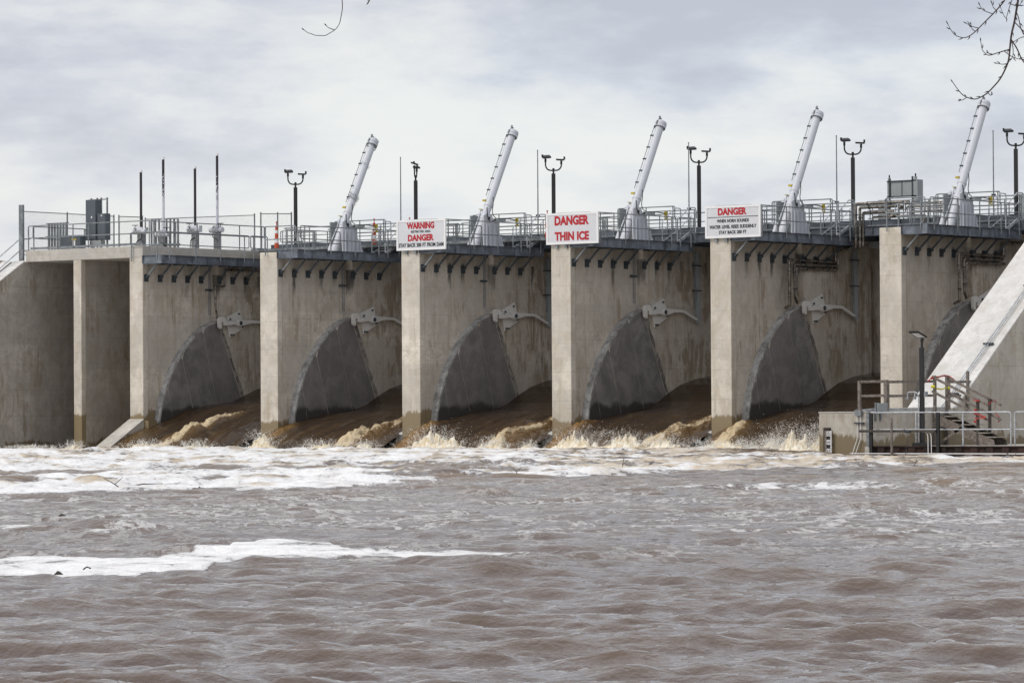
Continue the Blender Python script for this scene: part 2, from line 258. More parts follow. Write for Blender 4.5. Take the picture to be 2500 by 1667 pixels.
# ------------------------------------------------------------------ mesh helpers
class MB:
    def __init__(s): s.v = []; s.f = []; s.sm = []
    def add(s, vs, fs, smooth=False):
        o = len(s.v); s.v += [tuple(v) for v in vs]; s.f += [tuple(i + o for i in f) for f in fs]; s.sm += [smooth] * len(fs); return s
    def box(s, a, b):
        (x0, y0, z0), (x1, y1, z1) = a, b
        return s.add([(x0, y0, z0), (x1, y0, z0), (x1, y1, z0), (x0, y1, z0), (x0, y0, z1), (x1, y0, z1), (x1, y1, z1), (x0, y1, z1)], [(0, 3, 2, 1), (4, 5, 6, 7), (0, 1, 5, 4), (1, 2, 6, 5), (2, 3, 7, 6), (3, 0, 4, 7)])
    def prism(s, poly, a, b, axis='x'):
        n = len(poly); P = {'x': lambda t, p: (t, p[0], p[1]), 'y': lambda t, p: (p[0], t, p[1]), 'z': lambda t, p: (p[0], p[1], t)}[axis]
        vs = [P(a, p) for p in poly] + [P(b, p) for p in poly]
        return s.add(vs, [tuple(range(n)), tuple(range(2 * n - 1, n - 1, -1))] + [(i, i + n, (i + 1) % n + n, (i + 1) % n) for i in range(n)])
    def bar(s, p, q, wa, wb, up=(0, 0, 1)):
        p, q = Vector(p), Vector(q); d = (q - p).normalized(); u = Vector(up)
        if abs(d.dot(u)) > .99: u = Vector((0, 1, 0))
        sd_ = d.cross(u).normalized(); u = sd_.cross(d); vs = []
        for c in (p, q):
            for i, j in ((-1, -1), (1, -1), (1, 1), (-1, 1)): vs.append(c + sd_ * i * wa / 2 + u * j * wb / 2)
        return s.add(vs, [(0, 1, 2, 3), (7, 6, 5, 4), (0, 4, 5, 1), (1, 5, 6, 2), (2, 6, 7, 3), (3, 7, 4, 0)])
    def tube(s, pts, r, n=8, closed=False):
        pts = [Vector(p) for p in pts]; m = len(pts); rr = r if isinstance(r, (list, tuple)) else [r] * m
        vs = []; prev = None
        for i, p in enumerate(pts):
            a = pts[i - 1] if (i or closed) else p; b = pts[(i + 1) % m] if (i < m - 1 or closed) else p
            d1 = (p - a).normalized() if (p - a).length > 1e-9 else (b - p).normalized(); d2 = (b - p).normalized() if (b - p).length > 1e-9 else d1
            t = (d1 + d2); t = t.normalized() if t.length > 1e-6 else d1
            if prev is None:
                u = Vector((0, 0, 1)) if abs(t.z) < .9 else Vector((0, 1, 0)); u = (u - t * u.dot(t)).normalized()
            else: u = (prev - t * prev.dot(t)).normalized()
            prev = u; v = t.cross(u); k = 1 / max(.5, math.sqrt((1 + d1.dot(d2)) / 2))
            for j in range(n):
                an = 2 * math.pi * j / n; vs.append(p + (u * math.cos(an) + v * math.sin(an)) * rr[i] * (k if m < 6 else 1))
        fs = []
        for i in range(m - (0 if closed else 1)):
            for j in range(n): a_ = i * n; b_ = ((i + 1) % m) * n; fs.append((a_ + j, a_ + (j + 1) % n, b_ + (j + 1) % n, b_ + j))
        if not closed: fs += [tuple(range(n - 1, -1, -1)), tuple((m - 1) * n + j for j in range(n))]
        return s.add(vs, fs, True)
    def build(s, name, mat, parent=None, smooth=None):
        o0 = parent_loc(parent)
        me = bpy.data.meshes.new(name); me.from_pydata([(v[0] - o0[0], v[1] - o0[1], v[2] - o0[2]) for v in s.v], [], s.f); me.validate()
        me.polygons.foreach_set('use_smooth', [bool(x) if smooth is None else smooth for x in s.sm][:len(me.polygons)])
        bm = bmesh.new(); bm.from_mesh(me); bmesh.ops.recalc_face_normals(bm, faces=bm.faces)
        for e in bm.edges:
            if len(e.link_faces) == 2 and e.calc_face_angle(0) > .9: e.smooth = False
        bm.to_mesh(me); bm.free(); me.materials.append(mat)
        o = bpy.data.objects.new(name, me); COL.objects.link(o)
        if parent: o.parent = parent
        return o
def parent_loc(p):
    v = Vector((0, 0, 0))
    while p is not None: v += p.location; p = p.parent
    return v
def tag(o, label=None, cat=None, group=None, kind=None):
    for k, v in (('label', label), ('category', cat), ('group', group), ('kind', kind)):
        if v: o[k] = v
    return o
def thing(name, loc, label, cat, group=None):
    o = bpy.data.objects.new(name, None); COL.objects.link(o); o.location = loc; o.empty_display_size = .2; return tag(o, label, cat, group)
def copy_tree(o, off=None, label=None, parent=None):
    c = o.copy(); COL.objects.link(c); c.parent = parent
    if off is not None: c.location = o.location + Vector(off)
    if label: c['label'] = label
    for ch in list(o.children): copy_tree(ch, parent=c)
    return c
def bevel(o, wd=.02):
    m = o.modifiers.new('b', 'BEVEL'); m.width = wd; m.segments = 2; m.limit_method = 'ANGLE'; return o
def rnd(pts, r=.08, closed=False, k=4):      # fillet the corners of a path
    P = [Vector(p) for p in pts]; n = len(P); o = []
    for i, p in enumerate(P):
        if not closed and i in (0, n - 1): o.append(p); continue
        a = P[i - 1]; b = P[(i + 1) % n]; ra = min(r, (a - p).length * .45); rb = min(r, (b - p).length * .45)
        A = p + (a - p).normalized() * ra; B = p + (b - p).normalized() * rb
        for j in range(k + 1): t = j / k; o.append(A * (1 - t) ** 2 + p * 2 * t * (1 - t) + B * t * t)
    return o
S = 8.2; W = 1.026; PX = 1.33           # bay spacing, nose width, proud face of the pier body
ORD = {-1: 'leftmost', 0: 'second from left', 1: 'third from left', 2: 'fourth from left', 3: 'fifth from left', 4: 'rightmost'}
# ------------------------------------------------------------------ piers
ARC = [(.55, -2.), (.60, 0.), (.75, 1.2), (.88, 1.8), (1.07, 2.36), (1.34, 2.98), (1.62, 3.45), (1.95, 3.92), (2.37, 4.42), (2.78, 4.82), (3.25, 5.19), (3.72, 5.48), (4.3, 5.73), (4.9, 5.88)]
def dens(p, k=4):
    P = [Vector((*p[0],))] + [Vector(q) for q in p] + [Vector((*p[-1],))]; o = []
    for i in range(1, len(P) - 2):
        for j in range(k):
            t = j / k; a, b, c_, d_ = P[i - 1], P[i], P[i + 1], P[i + 2]
            o.append(tuple(.5 * ((2 * b) + (c_ - a) * t + (2 * a - 5 * b + 4 * c_ - d_) * t * t + (3 * b - a - 3 * c_ + d_) * t ** 3)))
    return o + [tuple(P[-1])]
ARC = [(.55, -2.)] + dens([(.60, 0.), (.75, 1.2), (.88, 1.8), (1.07, 2.36), (1.34, 2.96), (1.64, 3.48), (1.98, 3.95), (2.37, 4.40), (2.78, 4.80), (3.23, 5.17), (3.72, 5.48), (4.3, 5.73), (4.9, 5.88)])
for n in range(-1, 5):
    x0 = n * S; xl = x0 + (.19 if n == -1 else 0)
    nm = {-1: 'narrow pale concrete pier between the open sluice bays and the leftmost spillway bay', 0: 'concrete pier with the bare nose, behind the orange marker post at the left', 1: 'concrete pier under the WARNING sign', 2: 'concrete pier under the DANGER THIN ICE sign', 3: 'concrete pier under the WHEN HORN SOUNDS sign', 4: 'rightmost concrete pier, bare nose standing left of the white sloping wall'}[n]
    p = thing('concrete_pier', (x0 + .5, 0, 0), nm, 'pier', 'concrete piers of the dam')
    top = 8.73
    c = MB(); c.box((xl, 0, -2), (x0 + W, .35, top)); o = c.build('nose', M['conc_nose'], p); bevel(o, .025)
    c = MB(); c.prism([(xl, .352), (x0 + W - .004, .352), (x0 + W - .004, 16), (xl, 16)], -2, top - .003, 'z'); c.build('side_wall', M['conc'], p)
    c = MB()
    for (a, b) in ((x0 + W - .01, x0 + PX),):
        c.prism(ARC + [(5.12, 6.05), (4.92, 6.5), (4.89, top - .006), (10.27, top - .006), (10.27, -2)], a, b, 'x')
        c.box((a, 10.9, -2), (b, 16, top - .006))
    c.build('pier_body', M['conc'], p)
    # rim of the curved recess: bright worn edge standing 2 mm proud of the body
    R = MB(); vs = []; ins = 0.0; q = ARC[1:]
    for i, (y, z) in enumerate(q):
        a = Vector(q[max(0, i - 1)]); b = Vector(q[min(len(q) - 1, i + 1)]); t = (b - a).normalized(); nrm = Vector((t.y, -t.x)); nrm = -nrm
        y1, z1 = y + nrm.x * .004, z + nrm.y * .004; y2, z2 = y - nrm.x * .10, z - nrm.y * .10
        vs += [(x0 + W - .002, y1, z1), (x0 + PX + .004, y1, z1), (x0 + PX + .004, y2, z2)]
    fs = []
    for i in range(len(q) - 1): fs += [(3 * i, 3 * i + 1, 3 * i + 4, 3 * i + 3), (3 * i + 1, 3 * i + 2, 3 * i + 5, 3 * i + 4)]
    R.add(vs, fs); R.build('curved_rim', M['rim'], p)
    # dark wiped sector, four seal panels with open seams
    edges = [[(4.95, 5.55), (6.5, 2.2), (6.9, .5)], [(3.80, 5.25), (4.86, 1.59), (5.1, .2)], [(2.35, 4.0), (3.15, 1.45), (3.4, .2)], [(1.35, 2.65), (1.65, 1.3), (1.8, .2)]]
    inn = [(y + .10 * .85, z - .10 * .5) for y, z in ARC[1:]]
    def arcbetween(ya, yb): return [q_ for q_ in inn if ya + .04 < q_[0] < yb - .04]
    jag = [random.Random(n * 7 + i) for i in range(5)]
    for i in range(4):
        R_ = edges[i]; Lf = edges[i + 1] if i < 3 else [(.70, 1.2), (.72, .8), (.75, .2)]
        g = .014; poly = [(a - g, b) for a, b in reversed(R_)][::1] if False else [(a - g, b) for a, b in R_[::-1]]
        poly += [q_ for q_ in reversed(arcbetween(Lf[0][0], R_[0][0]))] + [(a + g, b) for a, b in Lf]
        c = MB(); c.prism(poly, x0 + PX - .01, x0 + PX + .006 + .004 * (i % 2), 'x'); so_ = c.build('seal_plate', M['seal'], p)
    rj = random.Random(40 + n); Lq = []; Rq = []
    for i in range(15):
        f_ = i / 14; y = 4.99 + (6.56 - 4.99) * f_; z = 5.5 + (2.15 - 5.5) * f_; Lq.append((y, z)); Rq.append((y + .10 + rj.choice((.02, .08, .13)) + rj.uniform(0, .05), z + .05))
    c = MB(); c.prism(Lq + Rq[::-1], x0 + PX - .01, x0 + PX + .007, 'x'); c.build('radial_strip', M['rim2'], p)
# ------------------------------------------------------------------ left block: sluice bays, deck and abutment
t = thing('concrete_pier', (-11.34, 0, 0), 'slim concrete divider between the two open sluice bays', 'pier', 'concrete piers of the dam')
c = MB(); c.box((-11.59, 0, -2), (-11.09, .3, 8.73)); bevel(c.build('nose', M['conc_nose'], t), .02)
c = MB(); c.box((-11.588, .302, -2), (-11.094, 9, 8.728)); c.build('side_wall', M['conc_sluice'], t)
t = thing('sluice_deck', (-11, 0, 8.73), 'pale concrete deck slab over the two sluice bays', 'deck')
c = MB(); c.box((-14.7, 0, 8.732), (-7.175, 9.3, 9.27)); bevel(c.build('slab', M['conc_light'], t), .02)
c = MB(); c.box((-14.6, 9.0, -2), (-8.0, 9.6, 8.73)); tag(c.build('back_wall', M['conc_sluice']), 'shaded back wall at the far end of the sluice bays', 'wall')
t = thing('abutment_wall', (-15.3, 0, 0), 'concrete abutment with a sloping top at the far left', 'abutment')
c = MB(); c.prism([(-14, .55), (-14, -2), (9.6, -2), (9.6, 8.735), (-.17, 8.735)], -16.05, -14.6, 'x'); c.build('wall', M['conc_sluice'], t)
c = MB(); sl_ = (8.735 - .55) / (14 - .17)
c.prism([(-14, .555), (-.17, 8.74), (-.17, 8.79), (-14, .605)], -16.06, -14.59, 'x'); c.build('coping', M['conc_white'], t)
c = MB(); c.tube([(-15.35, -14, .62), (-15.35, -.3, 8.735)], .025); c.build('groove_cable', M['bracket'], t)
# sloped stub below the first pier
t = thing('wing_wall', (-7.6, 0, 0), 'low wedge of pale concrete sloping into the foam below the narrow pier', 'wing wall')
c = MB(); c.prism([(.34, -1), (-3.9, -1), (-3.9, -.95), (-.002, 1.22), (.34, 1.22)][:4] + [(-.002, -1)], -8.03, -7.14, 'x'); c.build('wall', M['conc_right'], t)
c = MB(); c.prism([(-3.9, -.945), (-.004, 1.225), (-.004, 1.285), (-3.9, -.885)], -8.05, -7.12, 'x'); bevel(c.build('coping', M['conc_light'], t), .01)
c = MB(); c.box((-7.17, .0, -1), (-6.86, .58, 1.2)); c.build('ledge', M['conc'], t)
# ------------------------------------------------------------------ right abutment and training wall
t = thing('abutment_wall', (42, -8, 0), 'white topped concrete wall sloping up at the right edge', 'abutment')
P_ = [(-17.2, -1.5), (6, -1.5), (6, 8.73), (-1.38, 8.73), (-11.25, 1.44), (-17.2, 1.33)]
c = MB(); c.prism(P_, 41.0, 43.0, 'x'); bevel(c.build('wall', M['conc_right'], t), .03)
c = MB(); c.prism([(-11.25, 1.445), (-1.38, 8.735), (-1.38, 8.80), (-11.28, 1.50)], 40.985, 43.015, 'x'); bevel(c.build('sloping_coping', M['conc_white'], t), .012)
c = MB(); c.box((40.99, -17.21, 1.335), (43.01, -11.3, 1.385)); bevel(c.build('level_coping', M['conc_light'], t), .012)
t2 = thing('abutment_block', (46, 0, 0), 'tall concrete bank wall behind the stairs at the right edge', 'wall')
# ------------------------------------------------------------------ conduits on the incline
t = thing('conduit_run', (42.6, -8, 4), 'pair of thin metal conduits running up the white slope', 'conduit')
for dx in (-.05, .05):
    c = MB(); c.tube([(42.5 + dx, -15.9, 1.45), (42.55 + dx, -11.4, 1.52), (42.6 + dx, -6.83, 4.89), (42.6 + dx, -1.4, 8.92)], .022); c.build('conduit', M['galv_light'], t)
for y, z in ((-8.2, 3.84), (-10.7, 2.0), (-5.2, 6.05)):
    c = MB(); c.box((42.4, y - .06, z - .02), (42.8, y + .06, z + .05)); c.build('clamp', M['bracket'], t)
# ------------------------------------------------------------------ catwalks (template at n = 0)
def ibeam(c, p, q, out_, h=.39, fl=.15):
    """I beam between p and q (same z = bottom), flanges towards out_"""
    p, q = Vector(p), Vector(q); d = (q - p).normalized(); o = Vector(out_)
    up = Vector((0, 0, 1))
    c.bar(p + up * h / 2, q + up * h / 2, .014, h - .03)
    for z in (.008, h - .008): c.bar(p + up * z, q + up * z, fl, .016)
    L = (q - p).length; k = max(1, round(L / 1.13))
    for i in range(k + 1):
        m = p + d * (L * i / k if i not in (0, k) else (.02 if i == 0 else L - .02)); m = m + up * h / 2
        a = m - o * (fl / 2 - .002); b = m + o * (fl / 2 - .002); c.bar(a, b, .012, h - .034)
def make_catwalk():
    t = thing('catwalk', (1.03, 0, 8.43), 'x', 'catwalk', 'steel catwalks bracketed off the pier walls')
    c = MB(); ibeam(c, (2.2, -.02, 8.43), (2.2, 7.38, 8.43), (1, 0, 0)); c.build('edge_beam', M['beam'], t)
    c = MB(); ibeam(c, (1.04, .0, 8.43), (2.12, .0, 8.43), (0, -1, 0)); c.box((2.06, -.08, 8.432), (2.28, .0, 8.818)); c.build('front_beam', M['beam'], t)
    c = MB(); c.box((1.035, .08, 8.79), (2.12, 4.86, 8.815)); c.box((1.34, 4.86, 8.79), (2.12, 7.38, 8.815)); c.build('grating', M['galv'], t)
    for i in range(8):
        y = .21 + .945 * i; xw = 1.03 if y < 4.85 else PX
        k = MB(); k.bar((xw + .09, y, 7.86), (xw + .66, y, 8.40), .065, .065, (0, 1, 0)); k.box((xw, y - .03, 8.44), (2.12, y + .03, 8.53)); k.box((xw + .02, y - .08, 8.415), (xw + .75, y + .08, 8.438))
        b = k.build('knee_brace', M['galv'] if i == 0 else M['bridge'], t)  # braces behind the first use darker steel: catwalk shade put into the colour
        k = MB(); k.box((xw, y - .14, 7.62), (xw + .035, y + .14, 7.95)); k.bar((xw + .035, y, 7.80), (xw + .16, y, 7.90), .10, .13, (0, 1, 0)); k.build('anchor_plate', M['bracket'], b)
    return t
def make_rail_cat():
    t = thing('guardrail', (2.28, 0, 8.6), 'x', 'guardrail', 'guardrails along the catwalks')
    X = 2.3; r = .024
    def loop(a, b, zt=9.88, zb=9.30): return rnd([(a[0], a[1], zb), (a[0], a[1], zt), (b[0], b[1], zt), (b[0], b[1], zb)], .09, True)
    c = MB(); c.tube(loop((X, .12), (X, 5.98)), r, 8, True); c.build('rail_loop', M['galv'], t)
    c = MB(); c.tube(loop((X, 6.1), (X, 7.3)), r, 8, True); c.build('rail_loop', M['galv'], t)
    c = MB(); c.tube(loop((.05 + .3, -.1), (2.2, -.1)), r, 8, True); c.build('rail_loop', M['galv'], t)
    for y in (.42, 2.24, 3.96, 5.66, 6.31, 7.12):
        c = MB(); c.tube([(X, y, 8.60), (X, y, 9.86)], .027); c.build('post', M['galv'], t)
    for x in (.42, 2.0):
        c = MB(); c.tube([(x, -.1, 8.56 if x < 1 else 8.6), (x, -.1, 9.86)], .027); c.build('post', M['galv'], t)
    return t
def make_inner():
    t = thing('handrail', (1.2, 2, 8.82), 'x', 'handrail', 'inner handrails beside the cylinders')
    X = 1.2; r = .022
    for pts, cl_ in (([(X, .5, 9.22), (X, .5, 9.76), (X, 4.2, 9.76), (X, 4.2, 8.82)], False), ([(X, .5, 9.22), (X, 4.2, 9.22)], False)):
        c = MB(); c.tube(rnd(pts, .08) if len(pts) > 2 else pts, r); c.build('rail', M['galv'], t)
    for y in (.5, 1.3, 2.4, 3.3):
        c = MB(); c.tube([(X, y, 8.82), (X, y, 9.76)], .024); c.build('post', M['galv'], t)
    # transverse loops guarding the cylinder slot
    for y, xa, xb in ((1.9, -.4, .95), (2.8, -.2, .95), (3.6, -.9, .2)):
        c = MB(); c.tube(rnd([(xa, y, 9.28), (xa, y, 9.78), (xb, y, 9.78), (xb, y, 9.28)], .08, True), r, 8, True); c.build('rail', M['galv'], t)
        for x in (xa + .12, xb - .12): c = MB(); c.tube([(x, y, 8.74), (x, y, 9.77)], .024); c.build('post', M['galv'], t)
    return t
# ------------------------------------------------------------------ hydraulic cylinder and its pedestal
def make_cylinder():
    t = thing('hydraulic_cylinder', (.5, 5.0, 8.74), 'x', 'hydraulic cylinder', 'hydraulic hoist cylinders')
    A = Vector((.5, 4.50, 8.72)); B = Vector((.5, 7.46, 14.12)); d = (B - A).normalized(); side = Vector((0, -d.z, d.y)); X1 = Vector((1, 0, 0))
    c = MB(); c.tube([A, B], .183, 28); c.tube([A + d * 2.25, A + d * 2.32], .20, 28); c.tube([A + d * 1.55, A + d * 1.62], .205, 28); c.build('barrel', M['white'], t)
    c = MB(); c.tube([B - d * .22, B - d * .10], .262, 28); c.tube([B - d * .085, B + d * .0], .262, 28); c.tube([B - d * .11, B - d * .08], .235, 24); c.tube([B - d * .0, B + d * .055], .25, 24); cap = c.build('end_cap', M['white'], t)
    c = MB()
    for i in range(16):
        an = 2 * math.pi * i / 16; v = X1 * math.cos(an) + side * math.sin(an); c.tube([B - d * .26 + v * .232, B - d * .215 + v * .232], .018, 6)
    c.build('bolt_ring', M['bracket'], cap)
    c = MB(); p0 = B + side * .2 + d * .05; c.tube([p0, p0 + d * .12, p0 + d * .14 - side * .12], .035, 8); c.tube([p0 + d * .12 + side * .0, p0 + d * .2 + side * .02], .045, 8); c.tube([p0 + side * .02 - d * .0, p0 + side * .1 - d * .1, p0 + side * .1 - d * .25], .025, 8); c.build('vent_valve', M['galv'], t)
    # sensing pipe on the downstream side with clamps
    off = side * .16 - X1 * .185
    c = MB(); c.tube([A + d * 2.75 + off, B - d * .2 + off], .016, 8); c.build('sensing_pipe', M['galv'], t)
    for i in range(5):
        q = A + d * (3.05 + .6 * i) + off; c = MB(); c.box((q.x - .03, q.y - .05, q.z - .025), (q.x + .13, q.y + .05, q.z + .03)); c.build('pipe_clamp', M['bracket'], t)
    q = A + d * 2.5 + off; c = MB(); c.box((q.x - .06, q.y - .07, q.z - .05), (q.x + .1, q.y + .12, q.z + .035)); c.build('valve_block', M['yellow'], t)
    c = MB(); c.tube([q + X1 * .1 - Vector((0, 0, .05)), q + X1 * .12 + Vector((0, .52, -.04))], .017, 8); c.tube([q + X1 * .12 + Vector((0, .25, -.05)), q + X1 * .14 + Vector((0, .34, -.25)), q + X1 * .12 + Vector((0, .28, -.4))], .022, 8); c.build('manifold', M['bracket'], t)
    q2 = A + d * 1.98 + off; c = MB(); c.box((q2.x - .02, q2.y - .16, q2.z + .03), (q2.x + .05, q2.y + .05, q2.z + .055)); c.box((q2.x + .1, q2.y + .32, q2.z + .12), (q2.x + .14, q2.y + .5, q2.z + .145)); c.build('valve_handle', M['yellow'], t)
    c = MB(); c.tube([q2, q2 + Vector((.06, .62, .01))], .022, 8); c.box((q2.x + .02, q2.y + .1, q2.z - .03), (q2.x + .1, q2.y + .28, q2.z + .04)); c.build('manifold', M['bracket'], t)
    c = MB(); c.tube([q2 + Vector((0, -.02, 0)), q2 + Vector((.02, -.30, -.52)), q2 + Vector((.02, -.78, -1.25))], .03, 8); c.build('drain_pipe', M['galv_light'], t)
    # trunnion plates on the pier
    poly = [(4.72, 8.735), (4.66, 9.35), (4.68, 10.25), (4.84, 10.32), (5.06, 10.36), (5.28, 10.30), (5.40, 10.05), (5.66, 10.04), (5.68, 9.70), (6.27, 8.735)]
    ped = MB()
    ped.prism(poly, .90, .955, 'x')
    for y in (4.80, 4.98, 5.30, 5.60, 5.86): ped.prism([(y, 8.736), (y + .028, 8.736), (y + .028, 9.85 if y < 5.7 else 9.35), (y, 9.85 if y < 5.7 else 9.35)], .956, 1.045, 'x')
    ped.box((.86, 4.7, 8.737), (1.05, 6.32, 8.77)); ped.build('trunnion_plate', M['white'], t)
    fp = [(4.9, 8.735), (4.86, 10.28), (5.55, 10.28), (5.6, 9.6), (6.2, 8.735)]
    c = MB(); c.prism(fp, .02, .08, 'x'); c.build('trunnion_plate', M['boxgrey'], t)
    c = MB(); c.tube([(.66, 5.03, 10.14), (.985, 5.03, 10.14)], .10, 20); c.build('trunnion_pin', M['white'], t)
    c = MB(); c.tube([(.986, 5.03, 10.14), (1.0, 5.03, 10.14)], .075, 20); c.build('pin_cap', M['black'], t)
    c = MB(); c.box((.96, 5.42, 10.02), (1.2, 5.98, 10.12)); c.build('junction_tray', M['boxgrey'], t)
    h = [Vector((.85, 5.06, 10.62)), Vector((.98, 4.90, 10.45)), Vector((1.03, 4.86, 10.2)), Vector((1.05, 4.95, 10.04)), Vector((1.05, 5.1, 9.98)), Vector((1.05, 5.3, 10.06)), Vector((1.05, 5.55, 10.14)), Vector((1.05, 6.4, 10.16)), Vector((1.05, 6.95, 10.12))]
    c = MB(); c.tube(rnd(h, .12), .024, 8); c.build('hose', M['rubber'], t)
    h = [Vector((.95, 5.38, 11.1)), Vector((1.0, 5.33, 10.8)), Vector((1.0, 5.24, 10.45)), Vector((1.0, 5.32, 10.25)), Vector((1.02, 5.5, 10.17))]
    c = MB(); c.tube(rnd(h, .1), .018, 8); c.build('hose', M['rubber'], t)
    c = MB(); c.box((1.0, 6.95, 9.86), (1.08, 7.08, 10.22)); c.build('shutoff_valve', M['yellow'], t)
    # small accumulator leaning behind
    a = Vector((-.25, 5.15, 8.9)); c = MB(); c.tube([a, a + d * 1.62], .115, 16); c.tube([a + d * 1.62, a + d * 1.70], .13, 16); c.tube([a + d * 1.2, a + d * 1.24], .13, 16)
    for s_ in (-.07, .07): c.tube([a + d * 1.70 + side * s_, a + d * 1.76 + side * s_], .03, 8)
    c.build('accumulator', M['white'], t)
    return t
# ------------------------------------------------------------------ gate latch lever on the pier body
def make_latch():
    t = thing('latch_lever', (PX, 6.2, 5.78), 'x', 'latch lever', 'gate latch levers on the pier walls'); x = PX
    c = MB(); c.prism([(5.41, 6.05), (6.36, 6.40), (6.50, 6.02), (6.67, 5.58), (5.62, 5.10)], x + .012, x + .06, 'x'); bevel(c.build('mounting_plate', M['armgrey'], t), .008)
    for i, (y, z) in enumerate(((5.62, 5.96), (5.55, 5.84), (6.24, 6.22), (6.5, 5.62), (5.68, 5.22), (5.84, 5.22))):
        c = MB(); c.tube([(x + .06, y, z), (x + .13, y, z)], .04, 8); c.build('bolt', M['bracket'], t)
    arm = [(5.30, 5.74), (5.5, 5.86), (5.75, 5.86), (5.95, 5.86), (6.2, 5.97), (6.42, 5.94), (7.0, 5.93), (7.72, 5.90), (8.72, 5.53), (8.66, 5.43), (7.66, 5.78), (7.0, 5.78), (6.4, 5.66), (6.2, 5.59), (5.95, 5.68), (5.75, 5.70), (5.5, 5.66), (5.32, 5.68)]
    c = MB(); c.prism(arm, x + .09, x + .20, 'x'); bevel(c.build('lever_arm', M['armgrey'], t), .012)
    hook = [(4.70, 5.56), (4.66, 5.98), (4.78, 6.06), (5.06, 6.06), (5.14, 6.0), (5.28, 5.82), (5.46, 5.80), (5.46, 5.66), (5.16, 5.64), (5.02, 5.66), (5.02, 5.76), (4.97, 5.83), (4.90, 5.80), (4.89, 5.50), (4.80, 5.48)]
    c = MB(); c.prism(hook, x + .08, x + .22, 'x'); bevel(c.build('hook', M['armgrey'], t), .02)
    c = MB(); c.tube([(x + .06, 6.2, 5.78), (x + .25, 6.2, 5.78)], .145, 20); pv = c.build('pivot', M['armgrey'], t)
    c = MB(); c.tube([(x + .251, 6.2, 5.78), (x + .27, 6.2, 5.78)], .10, 16); c.build('pivot_cap', M['bracket'], pv)
    return t
# ------------------------------------------------------------------ wall conduits and downpipes
def make_downpipe():
    t = thing('downpipe', (PX + .1, 8.9, 5.3), 'x', 'downpipe', 'vertical square downpipes on the pier walls'); x = PX
    c = MB(); c.box((x + .01, 8.78, 5.33), (x + .14, 9.02, 8.45)); c.build('duct', M['boxgrey'], t)
    c = MB(); c.tube([(x + .08, 8.70, 6.0), (x + .08, 8.70, 8.45)], .03); c.build('tube', M['galv'], t)
    for z in (7.85, 6.75): c = MB(); c.box((x, 8.55, z), (x + .17, 9.1, z + .05)); c.build('clamp', M['bracket'], t)
    return t
def make_conduit():
    t = thing('wall_conduit', (W + .05, 4.6, 6), 'x', 'conduit', 'thin conduits on the pier walls')
    for y in (4.50, 4.62): c = MB(); c.tube([(W + .05, y, 6.15), (W + .05, y, 8.42)], .018, 6); c.build('tube', M['galv'], t)
    c = MB(); c.box((W, 4.28, 7.28), (W + .09, 4.72, 7.36)); c.build('clamp', M['bracket'], t)
    for y in (4.5, 4.66): c = MB(); c.tube([(W + .05, y, 6.15), (W + .1, y + .12, 5.98)], .014, 6); c.build('tube', M['galv_light'], t)
    return t
tm = {'c': make_catwalk(), 'r': make_rail_cat(), 'i': make_inner(), 'y': make_cylinder(), 'l': make_latch(), 'd': make_downpipe(), 'k': make_conduit()}
bay = {-1: 'leftmost spillway bay', 0: 'second spillway bay from the left', 1: 'bay right of the WARNING sign', 2: 'bay right of the THIN ICE sign', 3: 'bay right of the HORN SOUNDS sign', 4: 'rightmost spillway bay'}
LB = {'c': 'grey steel catwalk with bracket struts over the %s', 'r': 'grey pipe guardrail along the catwalk of the %s', 'i': 'short inner pipe handrails beside the cylinder of the %s', 'y': 'white leaning hydraulic cylinder over the %s', 'l': 'pale hooked latch lever on the wall of the %s', 'd': 'grey square downpipe on the wall of the %s', 'k': 'thin paired conduit on the wall of the %s'}
CYL = {0: 'leftmost white hydraulic cylinder, wrapped in shreds of plastic', 1: 'white hydraulic cylinder between the WARNING sign and the THIN ICE sign', 2: 'white hydraulic cylinder between the THIN ICE sign and the WHEN HORN SOUNDS sign', 3: 'white hydraulic cylinder right of the WHEN HORN SOUNDS sign', 4: 'rightmost white hydraulic cylinder, its cap under the hanging twig'}
for key, o in tm.items():
    for n in (-1, 1, 2, 3, 4):
        if key in 'iy' and n == -1: continue
        if key == 'k' and n in (3, 4): continue
        if key == 'd' and n == 4: continue
        copy_tree(o, (n * S, 0, 0), CYL[n] if key == 'y' else LB[key] % bay[n])
    o['label'] = CYL[0] if key == 'y' else LB[key] % bay[0]
# shreds of plastic on the first cylinder
cy0 = tm['y']; c = MB(); A = Vector((.5, 4.50, 8.72)); d = (Vector((.5, 7.46, 14.12)) - A).normalized(); sd2 = Vector((0, -d.z, d.y)); rr = random.Random(3)
for base, cnt in ((3.1, 16), (6.0, 14), (4.9, 4)):
    for i in range(cnt):
        pts = []; an = rr.uniform(0, 6.3); h0 = base + rr.uniform(-.25, .25); ra = rr.uniform(.2, .25)
        for k in range(9): a_ = an + k * .35; v = Vector((math.cos(a_), 0, 0)) + sd2 * math.sin(a_); pts.append(A + d * (h0 + rr.uniform(-.05, .05) + k * .02) + v * (ra + rr.uniform(0, .05)))
        c.tube(pts, rr.uniform(.004, .012), 4)
c.build('plastic_wrap', M['boxgrey'], cy0)
